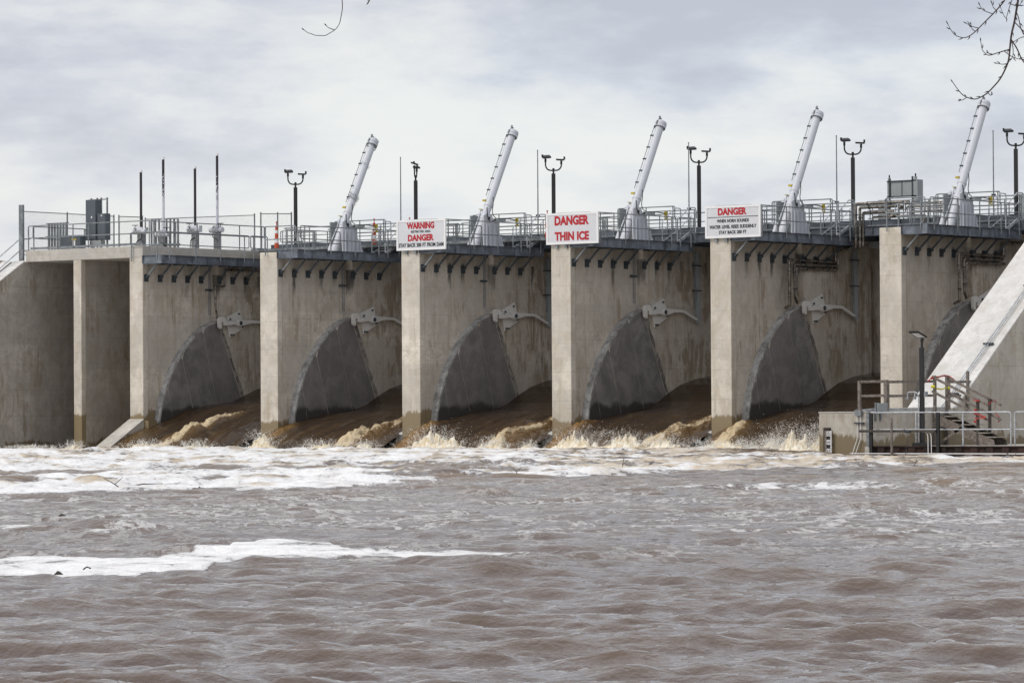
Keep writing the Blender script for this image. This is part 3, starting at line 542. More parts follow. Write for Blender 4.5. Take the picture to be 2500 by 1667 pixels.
# ------------------------------------------------------------------ stainless pipes
def pipe_thing(paths, label, r=.062):
    t = thing('steel_pipe', tuple(paths[0][0]), label, 'pipe', 'stainless pipes on the dam walls')
    for p in paths:
        c = MB(); c.tube(rnd(p, .07), r, 10); c.build('pipe', M['stainless'], t)
        for i in range(len(p) - 1):
            a, b = Vector(p[i]), Vector(p[i + 1]); L = (b - a).length
            if L > 1.2:
                for f_ in (.25, .75): q = a.lerp(b, f_); dd = (b - a).normalized() * .02; c = MB(); c.tube([q - dd, q + dd], r * 1.35, 8); c.build('clamp', M['bracket'], t)
    return t
def pset(n, lab):
    X = n * S + 1.5; return X
X = 3 * S + 1.5
pipe_thing([[(29.5, 7.2, 10.18), (27.14, 7.2, 10.18), (27.14, 7.2, 8.30), (X, 7.22, 8.26), (X, 7.22, 7.75), (X, 3.63, 7.76), (X, 3.67, 5.86), (W + 3 * S + .1, 3.9, 5.76)]], 'outermost stainless pipe dropping from the walkway right of the WHEN HORN SOUNDS pier')
pipe_thing([[(29.1, 7.3, 10.02), (27.28, 7.3, 10.02), (27.28, 7.3, 8.34), (X, 7.4, 8.34), (X, 7.4, 7.60), (X, 4.04, 7.57), (X, 4.07, 6.2), (X - .1, 4.36, 5.98)]], 'middle stainless pipe dropping from the walkway right of the WHEN HORN SOUNDS pier')
pipe_thing([[(28.9, 7.4, 9.81), (27.38, 7.4, 9.81), (27.38, 7.4, 8.4), (X - .06, 7.46, 8.4), (X - .06, 7.46, 7.44), (X - .06, 4.25, 7.41), (X - .06, 4.26, 6.3)]], 'innermost stainless pipe dropping from the walkway right of the WHEN HORN SOUNDS pier')
X = 4 * S + 1.5
pipe_thing([[(X, 9.8, 8.36), (X, 7.28, 8.30), (X, 7.28, 7.75), (X, 3.63, 7.76), (X, 3.67, 5.86), (W + 4 * S + .1, 3.9, 5.76)], [(X, 7.2, 8.28), (X, 7.14, 7.60), (X, 4.04, 7.57), (X, 4.07, 6.2), (X - .1, 4.36, 5.98)], [(X - .02, 7.3, 7.44), (X - .02, 4.25, 7.41), (X - .02, 4.26, 6.3)]], 'triple stainless pipe run on the wall of the rightmost bay')
X = -S + 1.5
pipe_thing([[(X, 9.9, 8.32), (X, 5.17, 8.27), (X, 5.16, 7.5), (X, 4.47, 7.47), (X, 4.5, 6.46), (X - .1, 4.78, 5.80)]], 'single stainless pipe zigzagging down the wall of the leftmost spillway bay', .05)
t = thing('steel_pipe', (28.5, 7.6, 9.8), 'cluster of short stainless valves and pipes behind the walkway rails left of the rightmost pier', 'pipe', 'stainless pipes on the dam walls')
for i, (za, xa, xb) in enumerate(((10.14, 29.7, 31.6), (9.98, 29.4, 31.4), (9.8, 29.5, 31.2), (9.64, 27.6, 30.2))):
    c = MB(); c.tube(rnd([(xa, 7.5 + .1 * i, za - .12), (xa, 7.5 + .1 * i, za), (xb, 7.5 + .1 * i, za), (xb, 7.6, 9.3)], .05), .042, 10); c.build('pipe', M['stainless'], t)
for x, z in ((29.55, 10.15), (29.25, 9.98), (29.0, 9.66), (28.85, 9.62)):
    c = MB(); c.tube([(x - .1, 7.42, z), (x + .1, 7.42, z)], .085, 10); c.tube([(x, 7.42, z), (x, 7.3, z + .02)], .06, 8); c.build('valve', M['stainless'], t)
# ------------------------------------------------------------------ bridge behind the catwalks
t = thing('service_bridge', (20, 8, 9.2), 'dark steel girder bridge carrying the upstream walkway across all gates', 'bridge')
c = MB()
for n in range(0, 6):
    a = n * S - S + 2.4; b = n * S + .95
    c.box((a, 7.42, 8.84), (b, 7.45, 9.22)); c.box((a, 7.36, 9.205), (b, 7.52, 9.225)); c.box((a, 7.36, 8.82), (b, 7.52, 8.84))
    for k in range(4): xx = a + (b - a) * (k + .5) / 4; c.box((xx, 7.37, 8.842), (xx + .012, 7.41, 9.203))
    c.box((b, 7.40, 8.80), (b + 1.46, 7.46, 9.23))
c.build('girder', M['bridge'], t)
c = MB(); c.box((-6.8, 7.53, 9.226), (50, 12.2, 9.28)); c.build('deck', M['galv'], t)
c = MB(); c.box((-6.8, 8.6, 9.282), (50, 8.64, 9.56)); c.build('kick_plate', M['bridge'], t)
c = MB()
for n in range(0, 6): c.box((n * S - S + 1.5, 9.9, 8.4), (n * S - .05, 10.1, 8.7))
c.build('cross_beam', M['boxgrey'], t)
c = MB(); c.box((-7, 12.25, 7.6), (50, 12.6, 9.22)); c.build('sky_blocking_beam', M['bridge'], t)  # dark beam added to block bright sky so the gap under the bridge stays dark
gl = {0: 'first', 1: 'second', 2: 'third', 3: 'fourth', 4: 'fifth', 5: 'last'}
bt = None
for n in range(0, 5):
    lab = 'tall guardrail on the upstream bridge behind the ' + {0: 'leftmost white cylinder', 1: 'cylinder right of the WARNING sign', 2: 'cylinder right of the THIN ICE sign', 3: 'cylinder right of the WHEN HORN SOUNDS sign', 4: 'rightmost white cylinder'}[n]
    if bt is None:
        bt = thing('guardrail', (0, 7.5, 9.3), lab, 'guardrail', 'guardrails along the upstream bridge')
        for y, xa, xb, zt, levels in ((7.5, -1.9, 1.18, 10.46, (9.9,)), (8.55, -5.9, 1.6, 10.33, (9.95, 9.62)), (11.9, -6.0, 2.1, 10.40, (10.0, 9.65))):
            c = MB(); c.tube(rnd([(xa, y, 9.6 if y < 8 else zt - .04), (xa, y, zt), (xb, y, zt), (xb, y, levels[0])], .09), .025); c.build('rail', M['galv'], bt)
            for z in levels: c = MB(); c.tube([(xa, y, z), (xb, y, z)], .022); c.build('rail', M['galv'], bt)
            k = round((xb - xa) / 1.5)
            for i in range(k + 1): x = xa + .1 + (xb - xa - .2) * i / k; c = MB(); c.tube([(x, y, 9.28), (x, y, zt)], .025); c.build('post', M['galv'], bt)
        for z in (9.5, 9.42):
            c = MB(); c.tube([(-5.8, 9.6, z), (2.3, 9.6, z + .01)], .04); c.build('supply_pipe', M['galv_light'], bt)
    else: copy_tree(bt, (n * S, 0, 0), lab)
bt2 = None
for n in range(0, 5):      # short stair between catwalk and bridge
    lab = 'steep step rails from catwalk to bridge right of the ' + {0: 'leftmost white cylinder', 1: 'WARNING sign cylinder', 2: 'THIN ICE sign cylinder', 3: 'WHEN HORN SOUNDS sign cylinder', 4: 'rightmost white cylinder'}[n]
    if bt2 is None:
        bt2 = thing('step_ladder', (1.9, 6.9, 8.82), lab, 'steps', 'steps between catwalks and bridge')
        for x in (1.35, 2.15):
            c = MB(); c.bar((x, 6.35, 8.82), (x, 7.40, 9.30), .04, .12); c.build('stringer', M['galv_light'], bt2)
            c = MB(); c.tube(rnd([(x, 6.3, 8.85), (x, 6.3, 9.75), (x, 7.25, 10.36), (x, 7.7, 10.36), (x, 7.7, 9.3)], .08), .024); c.build('handrail', M['galv_light'], bt2)
            c = MB(); c.tube([(x, 6.3, 9.3), (x, 7.4, 10.0)], .02); c.build('handrail', M['galv_light'], bt2)
        for i in range(3): c = MB(); c.box((1.37, 6.45 + .3 * i, 8.93 + .13 * i), (2.13, 6.66 + .3 * i, 8.96 + .13 * i)); c.build('tread', M['galv'], bt2)
    else: copy_tree(bt2, (n * S, 0, 0), lab)
for n, dx, lab in ((0, 1.75, 'grey box cabinet standing on the bridge left of the WARNING sign'), (2, 1.75, 'grey box cabinet beside the lamp post left of the WHEN HORN SOUNDS sign'), (3, 2.2, 'grey box cabinet beside the lamp post between the two right cylinders'), (4, .9, 'grey box cabinet beside the lamp post right of the rightmost cylinder')):
    t = thing('control_cabinet', (n * S + dx, 9.6, 9.28), lab, 'cabinet', 'small control cabinets on the bridge')
    c = MB(); c.box((n * S + dx, 9.5, 9.6), (n * S + dx + .45, 9.8, 10.45)); bevel(c.build('case', M['boxgrey'], t), .015)
    c = MB(); c.box((n * S + dx + .06, 9.6, 9.28), (n * S + dx + .12, 9.7, 9.6)); c.box((n * S + dx + .33, 9.6, 9.28), (n * S + dx + .39, 9.7, 9.6)); c.build('leg', M['galv'], t)
# ------------------------------------------------------------------ lamp posts
def lamp(x, y, z0, zt, rot, lab, sc_=1.):
    t = thing('lamp_post', (x, y, z0), lab, 'lamp post', 'black lamp posts on the bridge'); r0 = Matrix.Rotation(rot, 3, 'Z')
    def T(p): return Vector((x, y, 0)) + r0 @ Vector((p[0], p[1], 0)) + Vector((0, 0, p[2]))
    c = MB(); c.bar((x, y, z0), (x, y, zt), .13, .13, (0, 1, 0)); c.box((x - .14, y - .14, z0), (x + .14, y + .14, z0 + .03)); c.build('pole', M['black'], t)
    c = MB(); c.tube([(x, y, zt), (x, y, zt + .2)], .045, 10); c.tube([(x, y, zt + .14), (x, y, zt + .24)], .055, 10)
    c.tube(rnd([T((-.36, 0, zt + .62)), T((-.36, 0, zt + .30)), T((-.22, 0, zt + .14)), T((.22, 0, zt + .14)), T((.36, 0, zt + .30)), T((.36, 0, zt + .52))], .14), .034, 10); c.build('yoke', M['black'], t)
    for sx, zz, L in ((-.36, zt + .68, 1), (.36, zt + .58, -1)):
        c = MB(); c.tube([T((sx, 0, zz - .16)), T((sx, 0, zz))], .05, 8)
        a, b = (-.14, .26) if L == 1 else (-.24, .14)
        tl = .05 * L; pts = []
        for zo in (0, .075):
            for px, py in ((a, -.15), (b, -.15), (b - .08 * 1, .15), (a, .15)): pts.append(T((sx + px, py, zz + zo + tl * (px) + (.10 if py > 0 else 0) * (1 if L == 1 else .2))))
        c.add(pts, [(0, 3, 2, 1), (4, 5, 6, 7), (0, 1, 5, 4), (1, 2, 6, 5), (2, 3, 7, 6), (3, 0, 4, 7)])
        e = a if L == 1 else b; c.tube([T((sx + e, 0, zz + .05)), T((sx + e, 0, zz + .19))], .042, 8)
        c.build('lamp_head', M['black'], t)
        c = MB(); q = [T((sx + px, py, zz - .003 + tl * px + (.10 if py > 0 else 0) * (1 if L == 1 else .2))) for px, py in ((a + .04, -.12), (b - .04, -.12), (b - .11, .12), (a + .04, .12))]; c.add(q, [(0, 3, 2, 1)]); c.build('lens', M['boxgrey'], t)
    return t
LL = [(-6.01, 12.33, 'black twin lamp post left of the leftmost white cylinder', .65), (1.39, 12.35, 'black lamp post seen edge on above the WARNING sign', 2.1), (9.45, 12.33, 'black twin lamp post above the THIN ICE sign', .65), (17.5, 12.34, 'black twin lamp post left of the WHEN HORN SOUNDS sign', .65), (25.55, 12.33, 'black twin lamp post left of the grey twin topped enclosure', .65), (33.59, 12.33, 'black twin lamp post at the right edge of the photo', .65)]
for x, z, lab, ro in LL: lamp(x, 9.5, 9.28, z, ro, lab)
AL = [(.89, 13.41, 'thin bare pole just left of the WARNING sign'), (8.93, 13.37, 'thin bare pole left of the lamp post above the THIN ICE sign'), (17.3, 13.32, 'thin bare pole touching the lamp post left of the WHEN HORN SOUNDS sign'), (25.04, 13.25, 'thin bare pole left of the lamp post near the grey enclosure'), (32.8, 13.08, 'rightmost thin bare pole, right of the rightmost cylinder')]
for x, z, lab in AL:
    t = thing('antenna_pole', (x, 9, 9.28), lab, 'pole', 'thin bare poles on the bridge')
    c = MB(); c.tube([(x, 9, 9.28), (x, 9, z)], [.032, .022], 8); c.build('pole', M['galv'], t)
    c = MB(); c.tube([(x, 9, z), (x, 9, z + .03)], .03, 8); c.box((x - .07, 8.93, 10.38), (x + .07, 9.07, 10.46)); c.build('cap', M['bracket'], t)
# ------------------------------------------------------------------ marker posts (traffic)
for x, zb, zt, lab in ((-5.06, 9.30, 10.56, 'orange and white traffic post standing above the bare nosed pier at the left'), (.92, 9.30, 10.49, 'orange and white traffic post left of the WARNING sign'), (3.03, 9.28, 10.47, 'traffic post hidden behind the WARNING sign, only its red tip above'), (10.96, 9.28, 10.50, 'traffic post hidden behind the left edge of the THIN ICE sign')):
    t = thing('traffic_post', (x, 7.0 if x < 0 else 7.0, zb), lab, 'traffic post', 'orange traffic posts'); H = zt - zb; y = 7.0
    ra = lambda f: .115 - .065 * f
    for a, b, mt, nm in ((0, .2, 'orange', 'base'), (.2, .36, 'signframe', 'band'), (.36, .56, 'orange', 'band'), (.56, .68, 'signframe', 'band'), (.68, .80, 'orange', 'band')):
        c = MB(); c.tube([(x, y, zb + H * a), (x, y, zb + H * b)], [ra(a), ra(b)], 14); c.build(nm, M[mt], t)
    c = MB(); c.tube([(x, y, zb + H * .8), (x, y, zb + H * .84), (x, y, zb + H * .86), (x, y, zb + H * .95), (x, y, zb + H)], [.075, .03, .02, .02, .045], 10); c.build('handle', M['redtip'], t)
# support ledge for the posts
c = MB(); 
c.box((-6.4, 6.7, 9.15), (11.9, 7.30, 9.279))
tag(c.build('service_ledge', M['galv']), 'narrow grated ledge under the traffic posts', 'ledge')
# ------------------------------------------------------------------ signs
def text_mesh(txt, cx, cz, wd, ht, y, mat, parent):
    cu = bpy.data.curves.new('t', 'FONT'); cu.body = txt; cu.align_x = 'CENTER'; cu.offset = .045 if ht > .2 else (.032 if ht > .12 else .018); cu.space_word = 1.3 if ht < .2 else 1.1; cu.extrude = .004; cu.resolution_u = 3
    tmp = bpy.data.objects.new('t', cu); COL.objects.link(tmp); bpy.context.view_layer.update()
    me = bpy.data.meshes.new_from_object(tmp.evaluated_get(bpy.context.evaluated_depsgraph_get())); bpy.data.objects.remove(tmp)
    co = np.empty(len(me.vertices) * 3); me.vertices.foreach_get('co', co); co = co.reshape(-1, 3)
    mn, mx = co.min(0), co.max(0); pl = parent_loc(parent)
    out_ = np.empty_like(co); out_[:, 0] = (co[:, 0] - (mn[0] + mx[0]) / 2) / (mx[0] - mn[0]) * wd + cx - pl.x; out_[:, 2] = (co[:, 1] - (mn[1] + mx[1]) / 2) / (mx[1] - mn[1]) * ht + cz - pl.z; out_[:, 1] = y - co[:, 2] - pl.y
    me.vertices.foreach_set('co', out_.ravel()); me.update(); me.materials.clear(); me.materials.append(mat)
    o = bpy.data.objects.new('lettering', me); COL.objects.link(o); o.parent = parent; return o
def sign(n, lines, lab, rule=None):
    x0 = n * S - .12; x1 = n * S + 2.62; z0, z1 = 8.56, 9.885; y = -.16
    t = thing('warning_sign', (n * S + .5, -.1, z0), lab, 'sign', 'warning signs on the pier noses')
    c = MB(); c.box((x0 + .08, y, z0 + .08), (x1 - .08, y + .03, z1 - .08)); c.build('panel', M['signwhite'], t)
    c = MB()
    for a, b in (((x0, y - .02, z0), (x1, y + .05, z0 + .09)), ((x0, y - .02, z1 - .09), (x1, y + .05, z1)), ((x0, y - .02, z0 + .09), (x0 + .09, y + .05, z1 - .09)), ((x1 - .09, y - .02, z0 + .09), (x1, y + .05, z1 - .09))): c.box(a, b)
    c.build('frame', M['signframe'], t)
    c = MB(); c.box((n * S + .3, y + .052, 8.4), (n * S + .42, y + .15, 9.7)); c.box((n * S + .8, y + .052, 8.4), (n * S + .92, y + .15, 9.7)); c.build('bracket', M['galv'], t)
    for txt, fx, f0, f1, wd, col in lines:
        H = z1 - z0; text_mesh(txt, x0 + (x1 - x0) * fx, z1 - H * (f0 + f1) / 2, wd, H * (f1 - f0), y - .006, M[col], t)
    if rule: H = z1 - z0; c = MB(); c.box((x0 + .12, y - .008, z1 - H * rule - .012), (x1 - .12, y - .002, z1 - H * rule + .012)); c.build('rule_line', M['signblack'], t)
sign(1, [('WARNING', .49, .085, .305, 1.53, 'signred'), ('RESTRICTED AREA', .495, .355, .43, 1.10, 'signblack'), ('DANGER', .495, .485, .705, 1.44, 'signred'), ('STAY BACK 200 FT FROM DAM', .50, .765, .895, 2.5, 'signblack')], 'white WARNING RESTRICTED AREA sign, leftmost of the three signs')
sign(2, [('DANGER', .49, .09, .395, 1.80, 'signred'), ('THIN ICE', .49, .60, .885, 1.80, 'signred')], 'white DANGER THIN ICE sign, middle of the three signs')
sign(3, [('DANGER', .49, .075, .30, 1.42, 'signred'), ('WHEN HORN SOUNDS', .50, .42, .525, 1.58, 'signblack'), ('WATER LEVEL RISES SUDDENLY', .50, .60, .71, 2.32, 'signblack'), ('STAY BACK 200 FT', .495, .775, .88, 1.36, 'signblack')], 'white DANGER WHEN HORN SOUNDS sign, rightmost of the three signs', .355)
# ------------------------------------------------------------------ grey enclosure with two beacons on the bridge
t = thing('equipment_enclosure', (28.4, 9, 9.28), 'grey twin panel enclosure with two black capped tubes above the right walkway', 'enclosure')
c = MB(); c.box((27.8, 8.95, 10.55), (28.9, 9.3, 11.17)); c.build('panel', M['boxgrey'], t); c = MB(); c.box((28.95, 8.9, 10.3), (29.15, 9.35, 11.22)); c.build('side_panel', M['boxgrey'], t); c = MB(); c.box((27.62, 8.95, 10.5), (27.7, 9.3, 11.2)); c.build('side_panel', M['boxgrey'], t)
c = MB(); c.box((28.34, 8.93, 10.55), (28.37, 8.95, 11.17)); c.box((27.62, 8.9, 10.5), (29.1, 8.95, 10.55)); c.box((27.62, 8.9, 11.16), (29.1, 8.95, 11.21)); c.box((27.72, 8.9, 9.28), (27.79, 8.95, 11.28)); c.box((28.86, 8.9, 9.28), (28.93, 8.95, 11.36)); c.build('frame', M['bracket'], t)
for x, z in ((27.70, 11.24), (29.0, 11.26)):
    c = MB(); c.tube([(x, 9, z - .02), (x, 9, z + .08)], .07, 10); c.build('base', M['boxgrey'], t); c = MB(); c.tube([(x, 9, z + .08), (x, 9, z + .22)], .032, 8); c.build('beacon', M['black'], t)
# ------------------------------------------------------------------ left deck furniture
t = thing('guardrail', (-11, .1, 9.28), 'grey pipe guardrail along the front edge of the sluice deck', 'guardrail')
for pts in ([(-14.62, .1, 9.86), (-14.62, .1, 10.43), (-6.75, .1, 10.43), (-6.75, .1, 9.86)],): c = MB(); c.tube(rnd(pts, .09, True), .026, 8, True); c.build('rail', M['galv'], t)
for x in (-14.6, -12.72, -11.7, -10.71, -8.74, -6.85): c = MB(); c.tube([(x, .1, 9.0 if x > -7.2 else 9.28), (x, .1, 10.42)], .028); c.build('post', M['galv'], t)
c = MB(); c.box((-14.5, .12, 9.31), (-7.3, .13, 9.42)); c.build('kick_plate', M['galv'], t)
for i in range(9): pass
t = thing('guardrail', (-7.3, 4, 9.28), 'grey pipe guardrail along the top of the parapet behind the leftmost catwalk', 'guardrail')
c = MB(); c.tube(rnd([(-7.3, .75, 9.94), (-7.3, .75, 10.45), (-7.3, 8.7, 10.45), (-7.3, 8.7, 9.94)], .09, True), .026, 8, True); c.build('rail', M['galv'], t)
for y in (.9, 2.4, 3.9, 5.4, 6.9, 8.5): c = MB(); c.tube([(-7.3, y, 9.27), (-7.3, y, 10.44)], .027); c.build('post', M['galv'], t)
t = thing('guardrail', (-14.4, 4, 9.28), 'grey guardrail running back along the left side of the sluice deck', 'guardrail')
c = MB(); c.tube(rnd([(-14.5, .3, 9.86), (-14.5, .3, 10.42), (-14.5, 3.9, 10.42), (-14.5, 3.9, 9.86)], .09, True), .026, 8, True); c.build('rail', M['galv'], t)
for y in (.35, 2.1, 3.8): c = MB(); c.tube([(-14.5, y, 9.27), (-14.5, y, 10.41)], .027); c.build('post', M['galv'], t)
t = thing('trash_rack', (-14, 2.1, 9.28), 'cage of vertical grey bars standing on the left of the sluice deck', 'rack')
for i in range(7): c = MB(); c.box((-14.95 + .19 * i + .05, 1.7, 9.28), (-14.95 + .19 * i + .13, 1.78, 10.62)); c.build('bar', M['galv'], t)
c = MB(); c.box((-15.0, 1.68, 10.60), (-13.6, 1.8, 10.64)); c.box((-15.0, 1.68, 9.98), (-13.6, 1.8, 10.02)); c.build('cross_bar', M['galv'], t)
t = thing('trash_rack', (-8.2, 3, 9.28), 'cage of vertical grey bars between the valves on the sluice deck', 'rack')
for i in range(8): c = MB(); c.box((-9.45 + .24 * i, 3.0, 9.28), (-9.39 + .24 * i, 3.08, 10.64)); c.build('bar', M['galv'], t)
c = MB(); c.tube(rnd([(-9.45, 3.04, 9.3), (-9.45, 3.04, 10.66), (-7.7, 3.04, 10.66), (-7.7, 3.04, 9.3)], .08), .025); c.box((-9.45, 2.99, 10.0), (-7.7, 3.09, 10.04)); c.box((-9.5, 2.98, 9.38), (-7.65, 3.1, 9.5)); c.build('cross_bar', M['galv'], t)
t = thing('electrical_cabinet', (-12.3, 2, 9.28), 'tall dark grey electrical cabinet on a steel rack', 'cabinet', 'dark electrical cabinets')
c = MB(); c.box((-12.60, 1.9, 9.75), (-11.93, 2.25, 11.67)); bevel(c.build('case', M['cabinet'], t), .015)
c = MB(); c.box((-12.57, 1.885, 9.79), (-11.96, 1.897, 11.63)); dr = c.build('door', M['cabinet'], t)
c = MB(); c.box((-12.5, 1.85, 10.48), (-12.47, 1.884, 10.62)); c.build('handle', M['galv'], dr)
c = MB(); c.prism([(-12.26, 10.80), (-12.14, 10.80), (-12.2, 10.90)], 1.878, 1.884, 'y'); c.build('warning_mark', M['signframe'], dr)
c = MB()
for x in (-12.63, -12.24, -11.98, -11.60): c.box((x, 2.26, 9.28), (x + .06, 2.33, 11.77))
c.box((-12.75, 2.27, 11.66), (-11.55, 2.31, 11.71)); c.build('rack', M['galv'], t)
t = thing('electrical_cabinet', (-11.5, 2, 9.28), 'shorter dark grey electrical cabinet right of the tall one', 'cabinet', 'dark electrical cabinets')
c = MB(); c.box((-11.80, 1.86, 9.74), (-11.27, 2.2, 10.99)); bevel(c.build('case', M['cabinet'], t), .015)
c = MB(); c.box((-11.77, 1.845, 9.78), (-11.30, 1.857, 10.95)); dr = c.build('door', M['cabinet'], t)
c = MB(); c.prism([(-11.58, 10.86), (-11.46, 10.86), (-11.52, 10.94)], 1.838, 1.844, 'y'); c.build('warning_mark', M['signframe'], dr)
c = MB(); c.box((-11.75, 1.81, 10.5), (-11.72, 1.844, 10.62)); c.build('handle', M['galv'], dr)
t = thing('junction_box', (-11.9, 2, 9.28), 'small pale grey box under the dark cabinets', 'box'); c = MB(); c.box((-12.25, 1.8, 9.5), (-11.52, 2.1, 9.72)); bevel(c.build('case', M['boxgrey'], t), .01); c = MB(); c.box((-12.2, 1.9, 9.28), (-12.1, 2.0, 9.5)); c.box((-11.7, 1.9, 9.28), (-11.6, 2.0, 9.5)); c.build('leg', M['galv'], t)
t = thing('electrical_cabinet', (-13.2, 1.6, 9.28), 'squat dark grey cabinet with a yellow label and white notice', 'cabinet', 'dark electrical cabinets')
c = MB(); c.box((-13.55, 1.2, 9.30), (-12.3, 1.6, 9.95)); bevel(c.build('case', M['cabinet'], t), .015)
c = MB(); c.box((-13.6, 1.15, 9.952), (-12.25, 1.65, 9.98)); c.build('lid', M['cabinet'], t)
c = MB(); c.box((-12.85, 1.19, 9.74), (-12.55, 1.199, 9.82)); c.build('label_plate', M['yellow'], t); c = MB(); c.box((-12.79, 1.19, 9.46), (-12.61, 1.199, 9.72)); c.build('label_plate', M['signframe'], t)
# valve actuators
def actuator(x, y, z, zt, mat, lab, flip=1):
    t = thing('valve_actuator', (x, y, 9.28), lab, 'valve actuator', 'valve actuators with clear stem covers')
    c = MB(); c.box((x - .13, y - .13, 9.28), (x + .13, y + .13, z - .1)); c.build('pedestal', M['galv'], t)
    c = MB(); c.tube([(x - .36, y - .1, z), (x + .42, y - .1, z)], .13, 16); c.tube([(x, y, z - .12), (x, y, z + .12)], .17, 16); c.tube([(x - .1 * flip, y - .35, z + .08), (x - .1 * flip, y + .1, z + .08)], .12, 14)
    c.tube([(x - .2 * flip, y - .3, z + .06), (x + .2 * flip, y - .1, z + .06)], .12, 14); c.build('gearbox', M['white'], t)
    c = MB(); c.tube([(x - .1 * flip, y - .36, z + .08), (x - .1 * flip, y - .352, z + .08)], .09, 14); c.build('gauge_face', M['black'], t)
    c = MB(); hx = x - .28 * flip; c.tube([(hx, y - .1, z + .1), (hx, y - .1, z + .32)], .015, 6); c.tube([(hx + .15 * math.cos(a * .5236), y - .1 + .15 * math.sin(a * .5236), z + .3) for a in range(12)], .014, 6, True); c.build('handwheel', M['bracket'], t)
    c = MB(); c.tube([(x, y, z + .12), (x, y, z + .22)], .075, 14); c.build('stem_collar', M['white'], t)
    c = MB(); c.tube([(x, y, z + .2), (x, y, zt - .1)], .062, 14); c.build('stem_cover', mat, t)
    c = MB(); c.tube([(x, y, zt - .1), (x, y, zt)], .070, 14); c.build('stem_cap', M['signframe'], t)
    c = MB(); c.tube(rnd([(x + .15 * flip, y - .15, z - .1), (x + .18 * flip, y - .15, z - .35), (x - .15 * flip, y - .15, z - .45), (x - .2 * flip, y - .15, 9.28)], .1), .02, 6); c.build('cable', M['rubber'], t)
    c = MB(); c.box((x + .16 * flip - .06, y + .14, z - .1), (x + .16 * flip + .06, y + .25, z + .2)); c.build('terminal_box', M['boxgrey'], t)
actuator(-10.05, 3.0, 10.12, 13.02, M['stem_black'], 'leftmost valve actuator with a short black greased stem tube')
actuator(-8.62, 3.0, 9.95, 13.56, M['stem_half'], 'second valve actuator behind the bars, its tall stem tube half white', -1)
actuator(-8.42, 5.0, 10.22, 13.22, M['stem_black'], 'third valve actuator, with a black greased stem tube')
actuator(-7.55, 5.6, 10.2, 13.82, M['stem_half'], 'rightmost valve actuator, tallest stem tube streaked black and white', -1)
# chain link fence
def fence(p, q, zb, zt, lab, posts, mesh=True):
    p, q = Vector(p), Vector(q); d = q - p; L = d.length; d.normalize()
    t = thing('chain_link_fence', (p.x, p.y, zb), lab, 'fence', 'chain link fence panels')
    for f_ in posts: a = p + d * L * f_; c = MB(); c.tube([(a.x, a.y, zb), (a.x, a.y, zt + .03)], .035, 8); c.build('post', M['galv'], t)
    c = MB(); c.tube([(p.x, p.y, zt - .05), (q.x, q.y, zt - .05)], .021, 8); c.tube([(p.x, p.y, zb + .1), (q.x, q.y, zb + .1)], .015, 8); c.build('rail', M['galv'], t)
    c = MB(); sp = .07; H = zt - zb - .02; x = -H
    while x < L:
        for sgn in (1, -1):
            a, b = (x, x + H) if sgn == 1 else (x + H, x); za, zb_ = zb, zb + H
            t0 = 0; t1 = 1
            # clip to [0, L]
            lo, hi = 0., 1.
            if b != a:
                u0, u1 = (0 - a) / (b - a), (L - a) / (b - a)
                if u0 > u1: u0, u1 = u1, u0
                lo, hi = max(lo, u0), min(hi, u1)
            if hi - lo > .02:
                A_ = p + d * (a + (b - a) * lo); B_ = p + d * (a + (b - a) * hi)
                c.bar((A_.x, A_.y, za + H * lo), (B_.x, B_.y, za + H * hi), .002, .002)
        x += sp
    c.build('wire_mesh', M['galv'], t); return t
fence((-15, .14, 0), (-15, 6.4, 0), 9.0, 11.2, 'chain link fence running back along the left side of the sluice deck', (0, .48, 1))
fence((-14.95, 6.7, 0), (-14.6, 8.0, 0), 9.3, 11.2, 'narrow chain link gate left of the leftmost valve', (0, 1))
fence((-14.5, 8.1, 0), (-8.1, 8.9, 0), 9.3, 11.1, 'chain link fence along the back of the sluice deck behind the valves', (0, 1))
fence((-7.7, 8.9, 0), (-6.62, 9.9, 0), 9.3, 11.15, 'chain link fence panel at the right end of the sluice deck', (0, .55, 1))
t = thing('steel_post', (-14.93, 0, 8.75), 'tall square galvanised post at the left end of the sluice deck', 'post')
c = MB(); c.box((-15.05, -.10, 8.74), (-14.80, .02, 11.45)); c.build('post', M['galv'], t); c = MB(); c.box((-15.12, -.02, 8.74), (-15.05, .03, 11.15)); c.build('flange', M['galv'], t)
t = thing('handrail', (-15.3, -3, 8), 'sloping pipe handrail running down the far left abutment', 'handrail')
for dz in (1.1, .55):
    c = MB(); sy = .58; c.tube(rnd([(-14.7, .3, 8.74 + dz), (-15.3, .2, 8.74 + dz), (-15.3, -12., 8.74 + dz - 12.2 * .66)], .1), .026); c.build('rail', M['galv_light'], t)
for i in range(4): y = -3. - 3 * i; c = MB(); c.tube([(-15.3, y, 8.74 + (y - .2) * .60), (-15.3, y, 8.74 + (y - .2) * .66 + 1.1)], .027); c.build('post', M['galv_light'], t)
